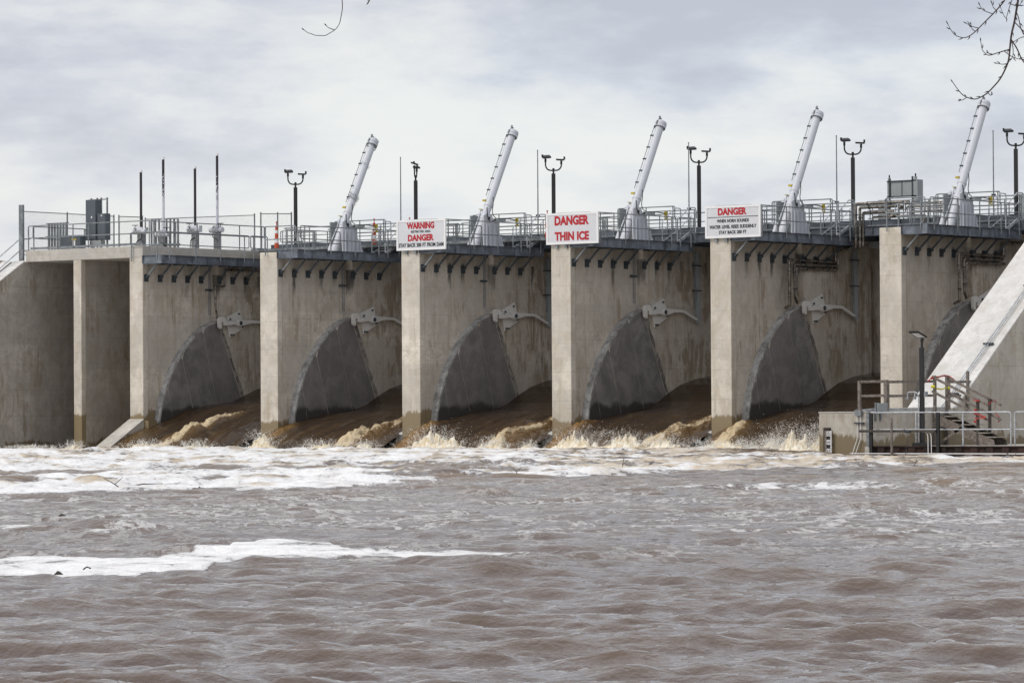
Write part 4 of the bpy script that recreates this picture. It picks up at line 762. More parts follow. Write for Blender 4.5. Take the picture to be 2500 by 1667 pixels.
# riprap at the left
rk = random.Random(5); places = ['against the fence post', 'just left of the fence post', 'at the very left edge', 'in the middle of the pile', 'at the bottom of the pile']
bank = MB(); bank.add([(-60, -40, -3), (-16.1, -40, -3), (-16.1, -14, .2), (-16.1, 0, 8.0), (-16.1, 16, 8.4), (-60, 16, 8.6), (-60, -14, 1.0), (-60, 0, 8.2)], [(0, 1, 2, 6), (6, 2, 3, 7), (7, 3, 4, 5)]); tag(bank.build('bank', M['soil']), kind='structure')
spots = []
for i in range(34):
    y = rk.uniform(-4.5, 4.0); x = rk.uniform(-19.5, -16.6); z = 8.35 + min(0, y + .3) * .56 + rk.uniform(-.1, .25); r = rk.uniform(.26, .5); spots.append((x, y, z, r))
for i, (x, y, z, r) in enumerate(spots):
    bm = bmesh.new(); bmesh.ops.create_icosphere(bm, subdivisions=3, radius=r)
    sx, sy, sz = rk.uniform(.8, 1.4), rk.uniform(.8, 1.3), rk.uniform(.55, .9); off = Vector((rk.uniform(0, 50), 3, 1))
    for v in bm.verts:
        k = 1 + .45 * mnoise.noise(v.co / r * 1.1 + off) + .12 * mnoise.noise(v.co / r * 3 + off); v.co = Vector((v.co.x * sx, v.co.y * sy, v.co.z * sz)) * k
    me = bpy.data.meshes.new('boulder'); bm.to_mesh(me); bm.free(); me.materials.append(M['rock']); o = bpy.data.objects.new('boulder', me); COL.objects.link(o); o.location = (x, y, z); o.rotation_euler = (rk.uniform(0, 1), rk.uniform(0, 1), rk.uniform(0, 6))
    tag(o, 'grey brown boulder in the riprap pile at the far left behind the sloping wall', 'boulder', 'riprap boulders at the far left')
# ------------------------------------------------------------------ right platform
t = thing('dock_platform', (46, -17, .17), 'concrete dock platform edged with rusty sheet piling at the right', 'platform')
c = MB(); c.prism([(43.02, -17.4), (58, -17.4), (58, 6), (43.02, 6)], -1, .165, 'z'); c.build('slab', M['conc_light'], t)
c = MB(); pts = []; x = 43.3
while x < 58: pts += [(x, -17.42), (x + .25, -17.42), (x + .31, -17.5), (x + .56, -17.5)]; x += .62
prof = pts + [(58, -17.41), (43.3, -17.41)]; c.prism(prof, -1, .155, 'z'); c.box((43.25, -17.54, .157), (58, -17.40, .19)); c.build('sheet_pile', M['rust'], t)
t = thing('dock_railing', (46, -17.3, .17), 'galvanised pipe railing on the edge of the dock platform', 'guardrail')
for xa, xb in ((43.18, 48.80), (48.95, 54.5)):
    c = MB(); c.tube(rnd([(xa, -17.3, .2), (xa, -17.3, 1.34), (xb, -17.3, 1.34), (xb, -17.3, .2)], .1), .026); c.build('rail', M['galv_light'], t); c = MB(); c.tube([(xa, -17.3, .75), (xb, -17.3, .75)], .022); c.build('rail', M['galv_light'], t)
for x in (45.05, 46.92, 50.8, 52.7): c = MB(); c.tube([(x, -17.3, .18), (x, -17.3, 1.33)], .026); c.box((x - .06, -17.36, .19), (x + .06, -17.24, .21)); c.build('post', M['galv_light'], t)
for x, lab in ((43.40, 'black steel pile at the left end of the dock edge'), (46.10, 'black steel pile in front of the wooden stairs')):
    c = MB(); c.box((x - .06, -17.62, -.6), (x + .06, -17.60, 1.34)); c.box((x - .06, -17.50 - .0, -.6), (x + .06, -17.48, 1.34)) if False else None; c.box((x - .012, -17.60, -.6), (x + .012, -17.50 - .045, 1.34)); c.box((x - .06, -17.555, -.6), (x + .06, -17.545, 1.34)); tag(c.build('steel_pile', M['black']), lab, 'pile', 'black steel piles on the dock edge')
t = thing('timber_rail', (44.4, -17.66, .7), 'dark horizontal timber fixed to the dock posts', 'timber'); c = MB(); c.box((42.98, -17.72, .66), (46.05, -17.64, .75)); bevel(c.build('plank', M['wooddark'], t), .008)
t = thing('corner_channel', (43.1, -17.2, 0), 'galvanised steel channel on the corner of the low concrete wall', 'channel'); c = MB(); c.box((43.005, -17.27, -.2), (43.05, -17.02, 1.32)); c.box((43.05, -17.27, -.2), (43.13, -17.25, 1.32)); c.build('channel', M['galv'], t)
t = thing('timber_post', (44.37, -17.8, -.5), 'slender weathered wooden stake standing in the water before the dock', 'stake'); c = MB(); c.tube([(44.38, -17.8, -.8), (44.36, -17.8, 1.17)], .045, 8); c.build('stake', M['wood'], t)
# lamp on the dock
t = thing('lamp_post', (45.24, -17.2, .18), 'black lamp post with a single tilted floodlight on the dock platform', 'lamp post')
c = MB(); c.bar((45.24, -17.2, .18), (45.24, -17.2, 3.58), .13, .13, (0, 1, 0)); c.box((44.95, -17.4, .17), (45.5, -17.0, .30)); c.build('pole', M['black'], t)
c = MB(); c.tube([(45.25, -17.2, 3.58), (45.25, -17.2, 3.80)], .045, 10); c.tube([(45.25, -17.2, 3.78), (45.27, -17.2, 3.92)], .06, 10); c.build('neck', M['black'], t)
fl = [Vector((44.82, -17.35, 4.10)), Vector((45.20, -17.35, 4.10)), Vector((45.38, -17.05, 3.92)), Vector((45.00, -17.05, 3.90))]
c = MB(); up = Vector((0, -.02, .05)); inn_ = [f_.lerp(sum(fl, Vector()) / 4, .22) for f_ in fl]
c.add(fl + [f_ + up for f_ in fl], [(4, 5, 6, 7), (0, 1, 5, 4), (1, 2, 6, 5), (2, 3, 7, 6), (3, 0, 4, 7), (0, 3, 2, 1)]); hd = c.build('lamp_head', M['black'], t)
c = MB(); c.add([v - Vector((0, -.004, .006)) for v in inn_], [(0, 3, 2, 1)]); c.build('lens', M['signframe'], hd)
c = MB(); c.tube(rnd([(44.72, -17.3, 1.84), (44.72, -17.3, 2.04), (45.05, -17.3, 2.05), (45.16, -17.3, 1.95), (45.16, -17.3, .3)], .08), .022, 8); c.tube([(45.0, -17.3, 1.84), (45.02, -17.3, 2.02)], .025, 8); c.build('conduit', M['galv_light'], t)
c = MB(); c.box((45.36, -17.28, 1.88), (45.44, -17.14, 2.06)); c.box((44.66, -17.34, 1.80), (44.78, -17.26, 1.86)); c.box((44.95, -17.34, 1.80), (45.05, -17.26, 1.87)); c.build('fitting', M['galv'], t)
t = thing('conduit_run', (45.7, -17.6, 0), 'pair of white bent pipes dropping from the dock lamp post into the water', 'conduit')
for xa in (45.73, 45.86): c = MB(); c.tube(rnd([(45.25, -17.64, .68), (xa, -17.64, .67), (xa + .01, -17.64, -.35)], .18, k=6), .016, 8); c.build('pipe', M['signframe'], t)
t = thing('conduit_run', (46, -17.7, -.17), 'long thin white pipe lying along the waterline of the dock', 'conduit'); c = MB(); c.tube([(42.6, -17.7, -.07), (55, -17.7, -.08)], .018, 8); c.build('pipe', M['signframe'], t)
t = thing('conduit_run', (42.7, -17.3, 1.3), 'pair of white conduits from a box on top of the low wall into the foam', 'conduit')
for xa, xb in ((42.64, 42.42), (42.77, 42.55)): c = MB(); c.tube(rnd([(xa, -17.27, 1.30), (xa + .005, -17.27, .45), (xb, -17.32, -.2)], .1), .017, 8); c.build('conduit', M['signframe'], t)
c = MB(); c.box((42.57, -17.34, 1.24), (42.82, -17.22, 1.44)); c.build('junction_box', M['galv'], t); c = MB(); c.box((42.52, -17.30, .96), (42.90, -17.22, 1.01)); c.build('clamp', M['bracket'], t)
t = thing('conduit_run', (42.9, -15, 1.45), 'galvanised conduit lying along the top of the low wall', 'conduit')
for dz in (0, .06): c = MB(); c.tube(rnd([(42.8, -17.2, 1.41 + dz * .4), (42.85, -16.2, 1.43 + dz), (42.85, -15, 1.42 + dz), (42.8, -11.4, 1.46 + dz)], .3), .024, 8); c.build('conduit', M['galv_light'], t)
t = thing('junction_box', (43.1, -16.4, 1.05), 'grey steel box on a bracket at the top of the low wall', 'box'); c = MB(); c.box((43.03, -16.66, 1.37), (43.12, -16.05, 1.68)); bevel(c.build('case', M['boxgrey'], t), .01); c = MB(); c.box((43.01, -16.72, 1.05), (43.06, -16.64, 1.70)); c.box((43.01, -16.40, 1.05), (43.06, -16.32, 1.38)); c.build('bracket', M['galv'], t)
# gauge board
t = thing('gauge_board', (41.4, -17.35, -.3), 'black backed water level gauge board reading 15 14 13', 'gauge')
c = MB(); c.prism([(41.25, -.2), (41.25, .83), (41.50, .83), (41.50, -.45), (41.36, -.45)], -17.30, -17.215, 'y'); c.build('backing', M['drift'], t)
c = MB(); c.box((41.32, -17.33, -.1), (41.40, -17.31, .73)); c.build('timber', M['wood'], t)
c = MB(); c.box((41.555, -17.34, -.32), (41.61, -17.32, .72)); sc2 = c.build('scale_strip', M['signframe'], t)
c = MB(); z = -.28
while z < .70: c.box((41.557, -17.345, z), (41.585, -17.341, z + .03)); z += .0762
c.build('scale_tick', M['signblack'], sc2)
for i, (s_, z) in enumerate((('15', .62), ('14', .32), ('13', .01))):
    c = MB(); c.box((41.41, -17.34, z - .085), (41.553, -17.32, z + .085)); pl = c.build('number_plate', M['signframe'], t); text_mesh(s_, 41.485, z, .10, .12, -17.342, M['signblack'], pl)
# timber rail on the wall
t = thing('timber_railing', (42.4, -14, 1.38), 'weathered wooden railing on top of the low wall left of the stairs', 'railing')
for x, y, a, zt in ((42.0, -16.1, .1, 2.47), (42.85, -15.7, .13, 2.50), (42.05, -14.3, .09, 2.40), (42.88, -12.45, .09, 2.62), (43.08, -10.5, .09, 2.83), (42.88, -11.5, .09, 2.64)):
    c = MB(); c.box((x - a / 2, y - a / 2, 1.38), (x + a / 2, y + a / 2, zt)); bevel(c.build('post', M['wood'], t), .006)
for p, q in (((42.0, -16.1), (42.85, -15.75)), ((42.88, -15.7), (42.88, -12.5)), ((42.05, -16.0), (42.05, -14.2)), ((42.88, -11.5), (42.88, -9.95)), ((42.05, -14.2), (42.1, -12.6))):
    for z in (2.43, 1.93): c = MB(); c.bar((*p, z), (*q, z + .02), .04, .085); bevel(c.build('rail', M['wood'], t), .006)
# stairs
t = thing('wooden_stairs', (44.3, -12.4, .17), 'weathered wooden stairs from the dock up to the low wall', 'stairs')
ya, yb = -12.82, -11.95; NT_ = 7
for i in range(NT_):
    x = 43.15 + .345 * i; z = 1.36 - .148 * i; c = MB(); c.box((x, ya - .05, z - .035), (x + .40, yb + .05, z)); bevel(c.build('tread', M['treadwood'], t), .006)
    if i: c = MB(); c.box((x - .0, ya + .02, z - .035 - .09), (x + .02, yb - .02, z - .037)) ; c.build('riser', M['wooddark'], t)
for y in (ya, yb): c = MB(); c.prism([(43.05, 1.32), (43.05, 1.0), (45.0, .17), (45.55, .17), (45.5, .36)], y - .02, y + .02, 'y'); c.build('stringer', M['wood'], t)
for y in (ya - .04, yb + .04):
    for z0, z1 in ((2.62, 1.58), (2.10, 1.06)): c = MB(); c.bar((43.0, y, z0), (45.30, y, z1), .04, .09); bevel(c.build('handrail', M['wood'], t), .006)
    for x, zt in ((43.08, 2.66), (44.85, 1.82)): c = MB(); c.box((x - .045, y - .045 + .06 * (1 if y < -12.4 else -1), .17), (x + .045, y + .045 + .06 * (1 if y < -12.4 else -1), zt)); bevel(c.build('post', M['wood'] if x < 44 else M['wooddark'], t), .006)
c = MB(); c.bar((43.2, ya, .2), (44.2, ya, .8), .04, .09); c.build('brace', M['wood'], t)
def ribbon(c, pts, wd, rr_):
    pts = rnd([Vector(p) for p in pts], .08); vs = []
    for i, p in enumerate(pts): vs += [p + Vector((0, .004, wd / 2)), p + Vector((0, -.004, -wd / 2 + .01 * math.sin(i * 1.7)))]
    c.add(vs, [(2 * i, 2 * i + 1, 2 * i + 3, 2 * i + 2) for i in range(len(pts) - 1)])
t = thing('barrier_tape', (43.1, -12.4, 2.6), 'red barrier tape knotted round the stair handrails', 'tape')
c = MB(); ribbon(c, [(42.7, -13.2, 2.33), (42.95, -12.95, 2.48), (43.05, -12.92, 2.62), (43.1, -12.6, 2.60), (43.08, -12.1, 2.66), (43.1, -11.85, 2.64), (43.3, -11.8, 2.50)], .06, 0)
ribbon(c, [(44.75, -12.93, 1.78), (44.95, -12.93, 1.72), (45.0, -12.3, 1.62), (44.9, -11.82, 1.76), (45.05, -11.82, 1.76), (44.95, -11.82, 1.45)], .05, 0)
ribbon(c, [(44.85, -12.95, 1.42), (44.86, -12.95, 1.05)], .05, 0); ribbon(c, [(44.8, -12.95, 1.12), (45.3, -12.93, 1.14), (45.0, -12.9, 1.24), (44.7, -12.93, 1.34)], .045, 0); ribbon(c, [(45.0, -11.85, 1.3), (45.25, -11.83, 1.08), (45.1, -11.83, 1.0)], .05, 0)
for x, y, z in ((43.06, -12.93, 2.56), (43.08, -11.85, 2.60), (44.86, -12.95, 1.42), (44.85, -12.95, 1.0), (44.95, -12.93, 1.74)): c.tube([(x - .03, y - .03, z), (x + .04, y - .03, z + .01)], .045, 8)
tp = c.build('tape', M['tapered'], t)
m_ = tp.modifiers.new('s', 'SOLIDIFY'); m_.thickness = .006
t = thing('barrier_tape', (43.1, -12.4, 2.3), 'yellow caution tape tied between the top stair posts', 'tape')
c = MB(); ribbon(c, [(43.0, -12.98, 2.0), (43.04, -12.95, 2.28), (43.1, -12.9, 2.22), (43.14, -12.4, 2.16), (43.1, -11.95, 2.24), (43.14, -11.85, 2.2)], .05, 0)
for y, z in ((-12.93, 2.27), (-11.9, 2.22)): c.tube([(43.05, y - .05, z), (43.18, y - .03, z - .01)], .05, 8)
tp = c.build('tape', M['tapeyel'], t); m_ = tp.modifiers.new('s', 'SOLIDIFY'); m_.thickness = .006
t = thing('rope_coil', (44.9, -17.7, .6), 'knotted dark rope hanging from the dock timber', 'rope'); c = MB()
c.tube(rnd([(44.85, -17.75, .78), (44.88, -17.76, .62), (44.95, -17.76, .74), (45.0, -17.76, .45), (44.93, -17.76, .1), (44.9, -17.76, -.1)], .08), .010, 6); c.tube(rnd([(45.05, -17.76, .66), (45.2, -17.76, .5), (45.35, -17.76, .42)], .05), .008, 6); c.tube([(44.9, -17.74, .7), (45.06, -17.74, .68)], .05, 8); c.build('rope', M['bracket'], t)
# bank wall behind the stairs continues up the slope
bpy.data.objects.remove(t2)
c = MB(); c.add([(58, 6, -.5), (43.0, 6, -.5), (43.0, 60, 8), (90, 60, 8), (90, 6, .3)], [(0, 1, 2, 3, 4)]); tag(c.build('bank', M['soil']), kind='structure')
# pale deflector fins at the foot of the piers
for n, lab in ((0, 'bare nosed pier at the left'), (1, 'WARNING sign pier'), (2, 'THIN ICE sign pier'), (3, 'WHEN HORN SOUNDS sign pier')):
    c = MB(); x = n * S; vs = [(-.02, .66), (-.42, .58), (-.62, .40), (-.74, .1), (-.80, -.4), (-.02, -.4)]
    c.prism([(x + a * .55, b) for a, b in vs], .02, .32, 'y'); tag(c.build('deflector_fin', M['armgrey']), 'pale curved metal fin at the waterline left of the ' + lab, 'fin', 'pale fins at the pier feet')
# ------------------------------------------------------------------ water
WL = -.15
CAMH = np.array([CAM.x, CAM.y]); F2 = np.array([FWD.x, FWD.y]); F2 /= np.linalg.norm(F2); R2 = np.array([F2[1], -F2[0]])
def grid_mesh(name, V, nr, nc, mat, attrs, kind='structure', parent=None):
    me = bpy.data.meshes.new(name); me.vertices.add(nr * nc); me.vertices.foreach_set('co', V.reshape(-1).astype(np.float32))
    i = np.arange(nr - 1)[:, None] * nc + np.arange(nc - 1)[None, :]
    q = np.stack([i, i + 1, i + nc + 1, i + nc], -1).reshape(-1, 4).astype(np.int32); nq = len(q)
    me.loops.add(nq * 4); me.loops.foreach_set('vertex_index', q.ravel()); me.polygons.add(nq); me.polygons.foreach_set('loop_start', np.arange(nq, dtype=np.int32) * 4); me.polygons.foreach_set('use_smooth', np.ones(nq, dtype=bool)); me.update(calc_edges=True)
    for k, a in attrs.items():
        at = me.attributes.new(k, 'FLOAT', 'POINT'); at.data.foreach_set('value', a.ravel().astype(np.float32))
    me.materials.append(mat); o = bpy.data.objects.new(name, me); COL.objects.link(o)
    if kind: o['kind'] = kind
    return o
def sm(x, a, b): t_ = np.clip((x - a) / (b - a), 0, 1); return t_ * t_ * (3 - 2 * t_)
def vnoise(x, y, seed=0):
    xi = np.floor(x).astype(np.int64); yi = np.floor(y).astype(np.int64); fx = x - xi; fy = y - yi; fx = fx * fx * (3 - 2 * fx); fy = fy * fy * (3 - 2 * fy)
    def h(a, b): n_ = (a * 374761393 + b * 668265263 + seed * 1442695041) & 0xffffffff; n_ = ((n_ ^ (n_ >> 13)) * 1274126177) & 0xffffffff; return ((n_ ^ (n_ >> 16)) & 0xffff) / 65535.
    return (h(xi, yi) * (1 - fx) + h(xi + 1, yi) * fx) * (1 - fy) + (h(xi, yi + 1) * (1 - fx) + h(xi + 1, yi + 1) * fx) * fy
def fbm(x, y, o=4, seed=0):
    s_ = 0; a = .5; t_ = 0
    for i in range(o): s_ = s_ + a * vnoise(x * 2 ** i + 13.7 * i, y * 2 ** i - 7.1 * i, seed + i); t_ += a; a *= .55
    return s_ / t_
def river():
    nr = 1230; d = np.concatenate([np.linspace(4, 14.8, 60), 15 * (188 / 15) ** np.linspace(0, 1, nr - 60)])[:, None]
    an = np.concatenate([-.15 - 1.1 * np.linspace(1, 0, 150)[:-1] ** 1.8, np.linspace(-.15, .15, 900), .15 + 1.1 * np.linspace(0, 1, 150)[1:] ** 1.8])[None, :]; nc = an.shape[1]
    l = d * an; d = d + 0 * an
    X = CAMH[0] + F2[0] * d + R2[0] * l; Y = CAMH[1] + F2[1] * d + R2[1] * l
    h = np.zeros_like(X); hc = np.zeros_like(X)
    base = math.atan2(-F2[1], -F2[0])            # waves travel roughly towards the photographer's bank
    sp = d * .0022 * 2.6
    for i in range(90):
        lam = .20 * (3.4 / .20) ** RNG.rand(); th = base + RNG.randn() * .48; k = 2 * math.pi / lam; ph = RNG.rand() * 6.283
        a = .0052 * lam ** .32
        arg = k * (np.cos(th) * X + np.sin(th) * Y) + ph
        vis = np.clip((lam / sp - 1) / 1.5, 0, 1)
        h += a * vis * (np.exp(np.sin(arg) * 1.1) / 1.33 - .9)
    # groups of waves, rougher towards the dam
    grp = .55 + .95 * fbm(l / 7., d / 9., 3, 5); rough = .85 + 1.1 * sm(d, 45, 115)
    h = h * grp * rough * 1.0
    # a few short steep mounds
    for i in range(190):
        dd = 22 * (135 / 22) ** RNG.rand(); ll = dd * RNG.uniform(-.16, .16); sx = RNG.uniform(.5, 1.6) * (.6 + dd / 90); sy = sx * RNG.uniform(.28, .5); am = RNG.uniform(.010, .034) * (.6 + dd / 60)
        m = (np.abs(d[:, 0] - dd) < sy * 4); rows = np.where(m)[0]
        if len(rows): r0, r1 = rows[0], rows[-1] + 1; u = (d[r0:r1] - dd) / sy; vv = (l[r0:r1] - ll) / sx; h[r0:r1] += am * np.exp(-(u * u) - (vv * vv)) * (1 + .3 * np.sin(6 * vv + 3 * u))
    q = an * 9520 / np.cos(0)                    # bearing expressed as 9520 * tan(angle)
    u = 1250 + q + 0 * d
    f1 = fbm(l / 3.2, d / 2.6, 4, 21); f2 = fbm(l / 9., d / 3.2, 4, 33); f3 = fbm(l / 1.3, d / 1.1, 4, 41)
    # distance of the near edge of the big foam band below the dam, by bearing
    dist = lambda v, uu: 9520 * 1.45 / (v - (1022.5 - .006 * uu))
    us = np.array([-400, 0, 300, 530, 800, 990, 1250, 1500, 1800, 2000, 2200, 2500, 2900]); vs = np.array([1212, 1212, 1211, 1206, 1198, 1184, 1180, 1168, 1158, 1148, 1144, 1138, 1138.])
    edge = np.interp(u[0], us, [dist(v, uu) for v, uu in zip(vs, us)])[None, :]
    vv = 1022.5 - .006 * u + 9520 * 1.45 / d      # grazing scale: resolves the band on the water
    sdf = (d - edge) / (d * .05)
    foam = sm(sdf + (f1 - .5) * 2.4, -.45, .6) * .84
    # brown windows inside the band
    def win(u0, v0, su, sv, a): return a * np.exp(-((u - u0) / su) ** 2 - ((vv - v0) / sv) ** 2)
    W_ = win(150, 1161, 230, 4.5, .75) + win(560, 1152, 150, 5, .55) + win(960, 1150, 330, 3.5, .6) + win(30, 1180, 60, 5, .8) + win(520, 1174, 60, 4, .6) + win(1430, 1112, 160, 4, .35) + win(1790, 1124, 130, 5, .75) + win(1560, 1126, 220, 4, .45) + win(2050, 1113, 110, 5, .6) + win(1250, 1140, 400, 3, .45) + win(1250, 1176, 290, 5.5, .9) + win(2330, 1119, 160, 5, .9) + win(1300, 1152, 260, 3, .5) + win(200, 1106, 50, 3, .4) + win(1880, 1106, 120, 4, .5)
    foam = foam - W_ - .5 * sm(f3, .60, .74) * sm(vv, 1088, 1100) * (.35 + .25 * sm(u, 900, 1600)) - .30 * sm(f2, .56, .70) * sm(vv, 1095, 1120) * sm(u, 500, 1500) * .2
    # foam raft in the middle distance
    ub = [-400, 0, 200, 430, 700, 1000, 1220, 1480, 1600, 1900, 2352, 2700]; top = [545, 545, 528, 545, 538, 500, 462, 488, 518, 516, 514, 535]; bot = [636, 636, 642, 636, 620, 590, 578, 556, 550, 546, 541, 537]
    cu_ = lambda a: [v * .5317 + 1080 for v in a]; uu = [v * .5317 for v in ub]
    tv = np.interp(u[0], uu, cu_(top))[None, :]; bv = np.interp(u[0], uu, cu_(bot))[None, :]
    pile = sm(u, 1380, 900)                       # the raft is thick at the left and thins out
    wob = (f1 - .5) * 16; wobb = (f3 - .5) * 9
    thick = 14 * pile * 0
    inr = sm(vv - (tv + 10 * sm(u, 850, 600) - 2) + wob * .6, -2.5, 3) * sm(bv + 3 - vv + wobb, -2.5, 3) * sm(u, 1560, 1300)
    foam = np.maximum(foam, inr * (.88 - .24 * sm(u, 700, 1400)) - .25 * inr * sm(f3, .60, .74))
    # scattered patches
    P_ = win(1700, 1136, 260, 7, .85) + win(1440, 1150, 260, 10, .9) + win(1150, 1166, 200, 5, .6) + win(1930, 1128, 200, 5, .75) + win(60, 1300, 110, 6, .8) + win(250, 1308, 60, 3, .6) + win(370, 1279, 200, 5, .34) + win(620, 1257, 90, 4, .35) + win(230, 1268, 160, 5, .32) + win(40, 1262, 120, 4, .35)
    P_ += .30 * sm(vv, 1330, 1160) * sm(vv, 1140, 1160) * sm(fbm(l / 5., d / 1.2, 4, 77), .46, .66) + (.46 * sm(f2, .5, .72) * sm(vv, 1212, 1235) * sm(vv, 1400, 1345) * sm(u, 1150, 1500)) + .22 * sm(f2, .5, .7) * sm(vv, 1205, 1225) * sm(vv, 1330, 1300) * sm(u, 1200, 900)
    P_ += win(1650, 1202, 330, 8, .30) + win(2050, 1197, 260, 6, .34) + win(90, 1478, 60, 4, .4) + win(150, 1536, 25, 2, .4) + win(1700, 1290, 700, 14, .22) + win(1300, 1245, 200, 12, .20)
    foam = np.maximum(foam, P_)
    lace = sm(vv, 1160, 1205) * sm(vv, 1430, 1340) * (.55 + .9 * sm(f2, .40, .62)); lace = np.clip(lace, 0, 1) * sm(sdf, .6, -.4)
    body = sm(foam, .3, .7)
    h = h * (1 - .45 * inr); h += body * (.008 + .025 * f3) + inr * pile * (.015 + .035 * sm(bv - vv, 2, 45) * (f1 + .2) + .03 * (f3 - .4))
    band = sm(sdf, 0, 1.2); h += band * (f1 - .5) * .26 + band * (f3 - .5) * .22 + band * (fbm(l / .45, d / .9, 3, 61) - .5) * .10
    h -= (.07 * band + .03) * sm(u, 2020, 2120) * sm(vv, 1128, 1118)
    h += np.exp(-((u - 1740) / 60) ** 2 - ((vv - 1094) / 5) ** 2) * .28
    V = np.stack([X, Y, WL + h], -1)
    tint = sm(h / np.maximum(grp * rough, .3), .0, .11) * (.25 + .75 * sm(d, 40, 95)) * (1 - body) * .8
    tan_ = np.clip(band * sm(f3 + .15 * sm(u, 900, 1800), .55, .74) * .55 + .8 * sm(vv, 1098, 1091), 0, 1)
    return grid_mesh('river_water', V, nr, nc, M['water'], {'foam': np.clip(foam, -.6, 1), 'tint': tint, 'tan': tan_, 'lace': lace})
river()
# outer river sheet
c = MB(); c.box((-400, -600, -3), (600, 0, -.40)); o = c.build('river_water', M['water']); o['kind'] = 'structure'
c = MB(); c.box((-300, 15.5, -2), (300, 900, 3.12)); o = c.build('reservoir_water', M['water']); o['kind'] = 'structure'
# spillway sheets
PR = np.array([(-4.2, -.9), (-3.2, -.55), (-2.4, -.15), (-1.6, .28), (-.8, .62), (0, .86), (.7, 1.08), (1.9, 1.28), (3.2, 1.44), (4.9, 1.62), (5.9, 1.88), (6.7, 2.26), (7.6, 2.62), (8.8, 2.90), (10.3, 3.06), (12, 3.12), (15.8, 3.14)])
for n in range(-1, 5):
    x0 = n * S + W + .0; x1 = (n + 1) * S + .0; nc, nr = 190, 480
    yy = np.linspace(-3.9, 15.7, nr)[:, None] + 0 * np.linspace(0, 1, nc)[None, :]; tt = np.linspace(0, 1, nc)[None, :] + 0 * yy; xx = x0 + (x1 - x0) * tt
    z = np.interp(yy, PR[:, 0], PR[:, 1]); dn = sm(yy, 7, 1)
    if n == -1: z = z + .38 * np.exp(-((yy - 4.2) / 2.2) ** 2)
    s1 = fbm(xx * 2.2 + n * 9, yy * .45, 4, 50 + n); s2 = fbm(xx * 1.1, yy * .6, 3, 70 + n); s3 = fbm(xx * 2.6 + 3 * s1, yy * 1.9, 5, 90 + n)
    z = z + (s1 - .5) * .20 * dn + (s2 - .5) * .22 * dn - .30 * sm(tt, .80, 1.0) * sm(yy, 2.6, 0) * 1.1
    # roller off the right wall and tongue off the left wall
    xr = x1 - .45 - .30 * (1.5 - yy); ro = np.exp(-((xx - xr) / (.28 + .12 * (1.8 - yy))) ** 2) * sm(yy, 2.2, .9) * sm(yy, -3.2, -2.0) if n > -1 else np.exp(-((xx - (-3.05 + .25 * (yy - 2))) / (.34 + .05 * (2 - yy))) ** 2) * sm(yy, 2.7, 1.7) * sm(yy, -3, -1.8)
    if n == 4: ro = ro * .3
    tg = np.exp(-((xx - (x0 + .45 - .12 * (yy))) / .42) ** 2) * sm(yy, 1.0, -.2) * (1.0 if n > -1 else .25)
    z = z + ro * (.10 + .80 * (s3 - .42)) + tg * (.05 + .60 * (s3 - .42))
    edge = sm(np.abs(tt * (x1 - x0) - (.30 + .03)), .10, .0) * sm(yy, 8, 5) * sm(yy, .5, 1.5)
    foam = -.50 + ro * (1.12 if n != -1 else 1.30) + tg * .50 + edge * .42 + (.50 if n == -1 else .05) * np.exp(-((xx - (x1 - .6 - .28 * (2.5 - yy))) / .05) ** 2) * sm(yy, 6, 3.5) + .35 * sm(yy, -1.2, -2.4)
    if n == 3: foam += .75 * tg + .2 * np.exp(-((xx - (x0 + .9)) / .5) ** 2) * sm(yy, 1.2, .2)
    foam += .30 * sm(s1, .62, .74) * sm(yy, 9, 11) * 1.2
    tint = np.clip(.8 * tg + .45 * ro + .10 * sm(yy, 1, -2) + .35 * (s1 - .5) * dn, 0, 1)
    tan_ = np.clip(.25 + .6 * tg + .35 * ro, 0, 1) + 0 * yy
    o = grid_mesh('spillway_water', np.stack([xx, yy, z], -1), nr, nc, M['flow'], {'foam': foam, 'tint': tint, 'tan': tan_, 'lace': np.zeros_like(z)})
# quiet foam slope in the sluice bays
yy = np.linspace(-2.5, 8.9, 90)[:, None] + 0 * np.linspace(0, 1, 70)[None, :]; xx = -14.6 + 6.5 * np.linspace(0, 1, 70)[None, :] + 0 * yy
z = -.15 + .42 * sm(yy, -1.0, 4.5) + .12 * (fbm(xx, yy, 4, 3) - .5); grid_mesh('sluice_water', np.stack([xx, yy, z], -1), 90, 70, M['water'], {'foam': .62 * sm(yy, 5, -2) + .2 + 0 * xx, 'tint': 0 * xx, 'tan': 0 * xx + .5, 'lace': 0 * xx})
# ------------------------------------------------------------------ whitewater mounds and spray
rs = random.Random(21)
PK = [(-14.2, -2.4, .5, .30), (-11.3, -3.2, 2.2, .10), (-8.5, -4.2, .8, .25), (-3.9, -3.4, 1.6, .30), (-.9, -3.2, 1.0, .28), (2.9, -3.1, .8, .62), (6.2, -3.2, 1.2, .30), (8.7, -3.0, .8, .28), (12.6, -3.3, 1.5, .70), (15.6, -3.2, 1.0, .38), (17.6, -2.6, .7, .25), (20.2, -3.5, 1.4, .66), (22.6, -3.5, .9, .62), (24.6, -3.0, 1.2, .45), (28.5, -4.5, 2.2, .30), (31.2, -5.5, .6, .40), (33.6, -8.2, 1.2, .35), (36.0, -11.5, 1.7, .75), (38.8, -13.2, 1.3, .85)]
def ridge_y(x): return np.interp(x, [-18, -12, -6, 6, 24, 27, 31.5, 36, 40.9], [-3.0, -3.1, -3.4, -3.2, -3.3, -3.9, -5.6, -11.4, -14.6])
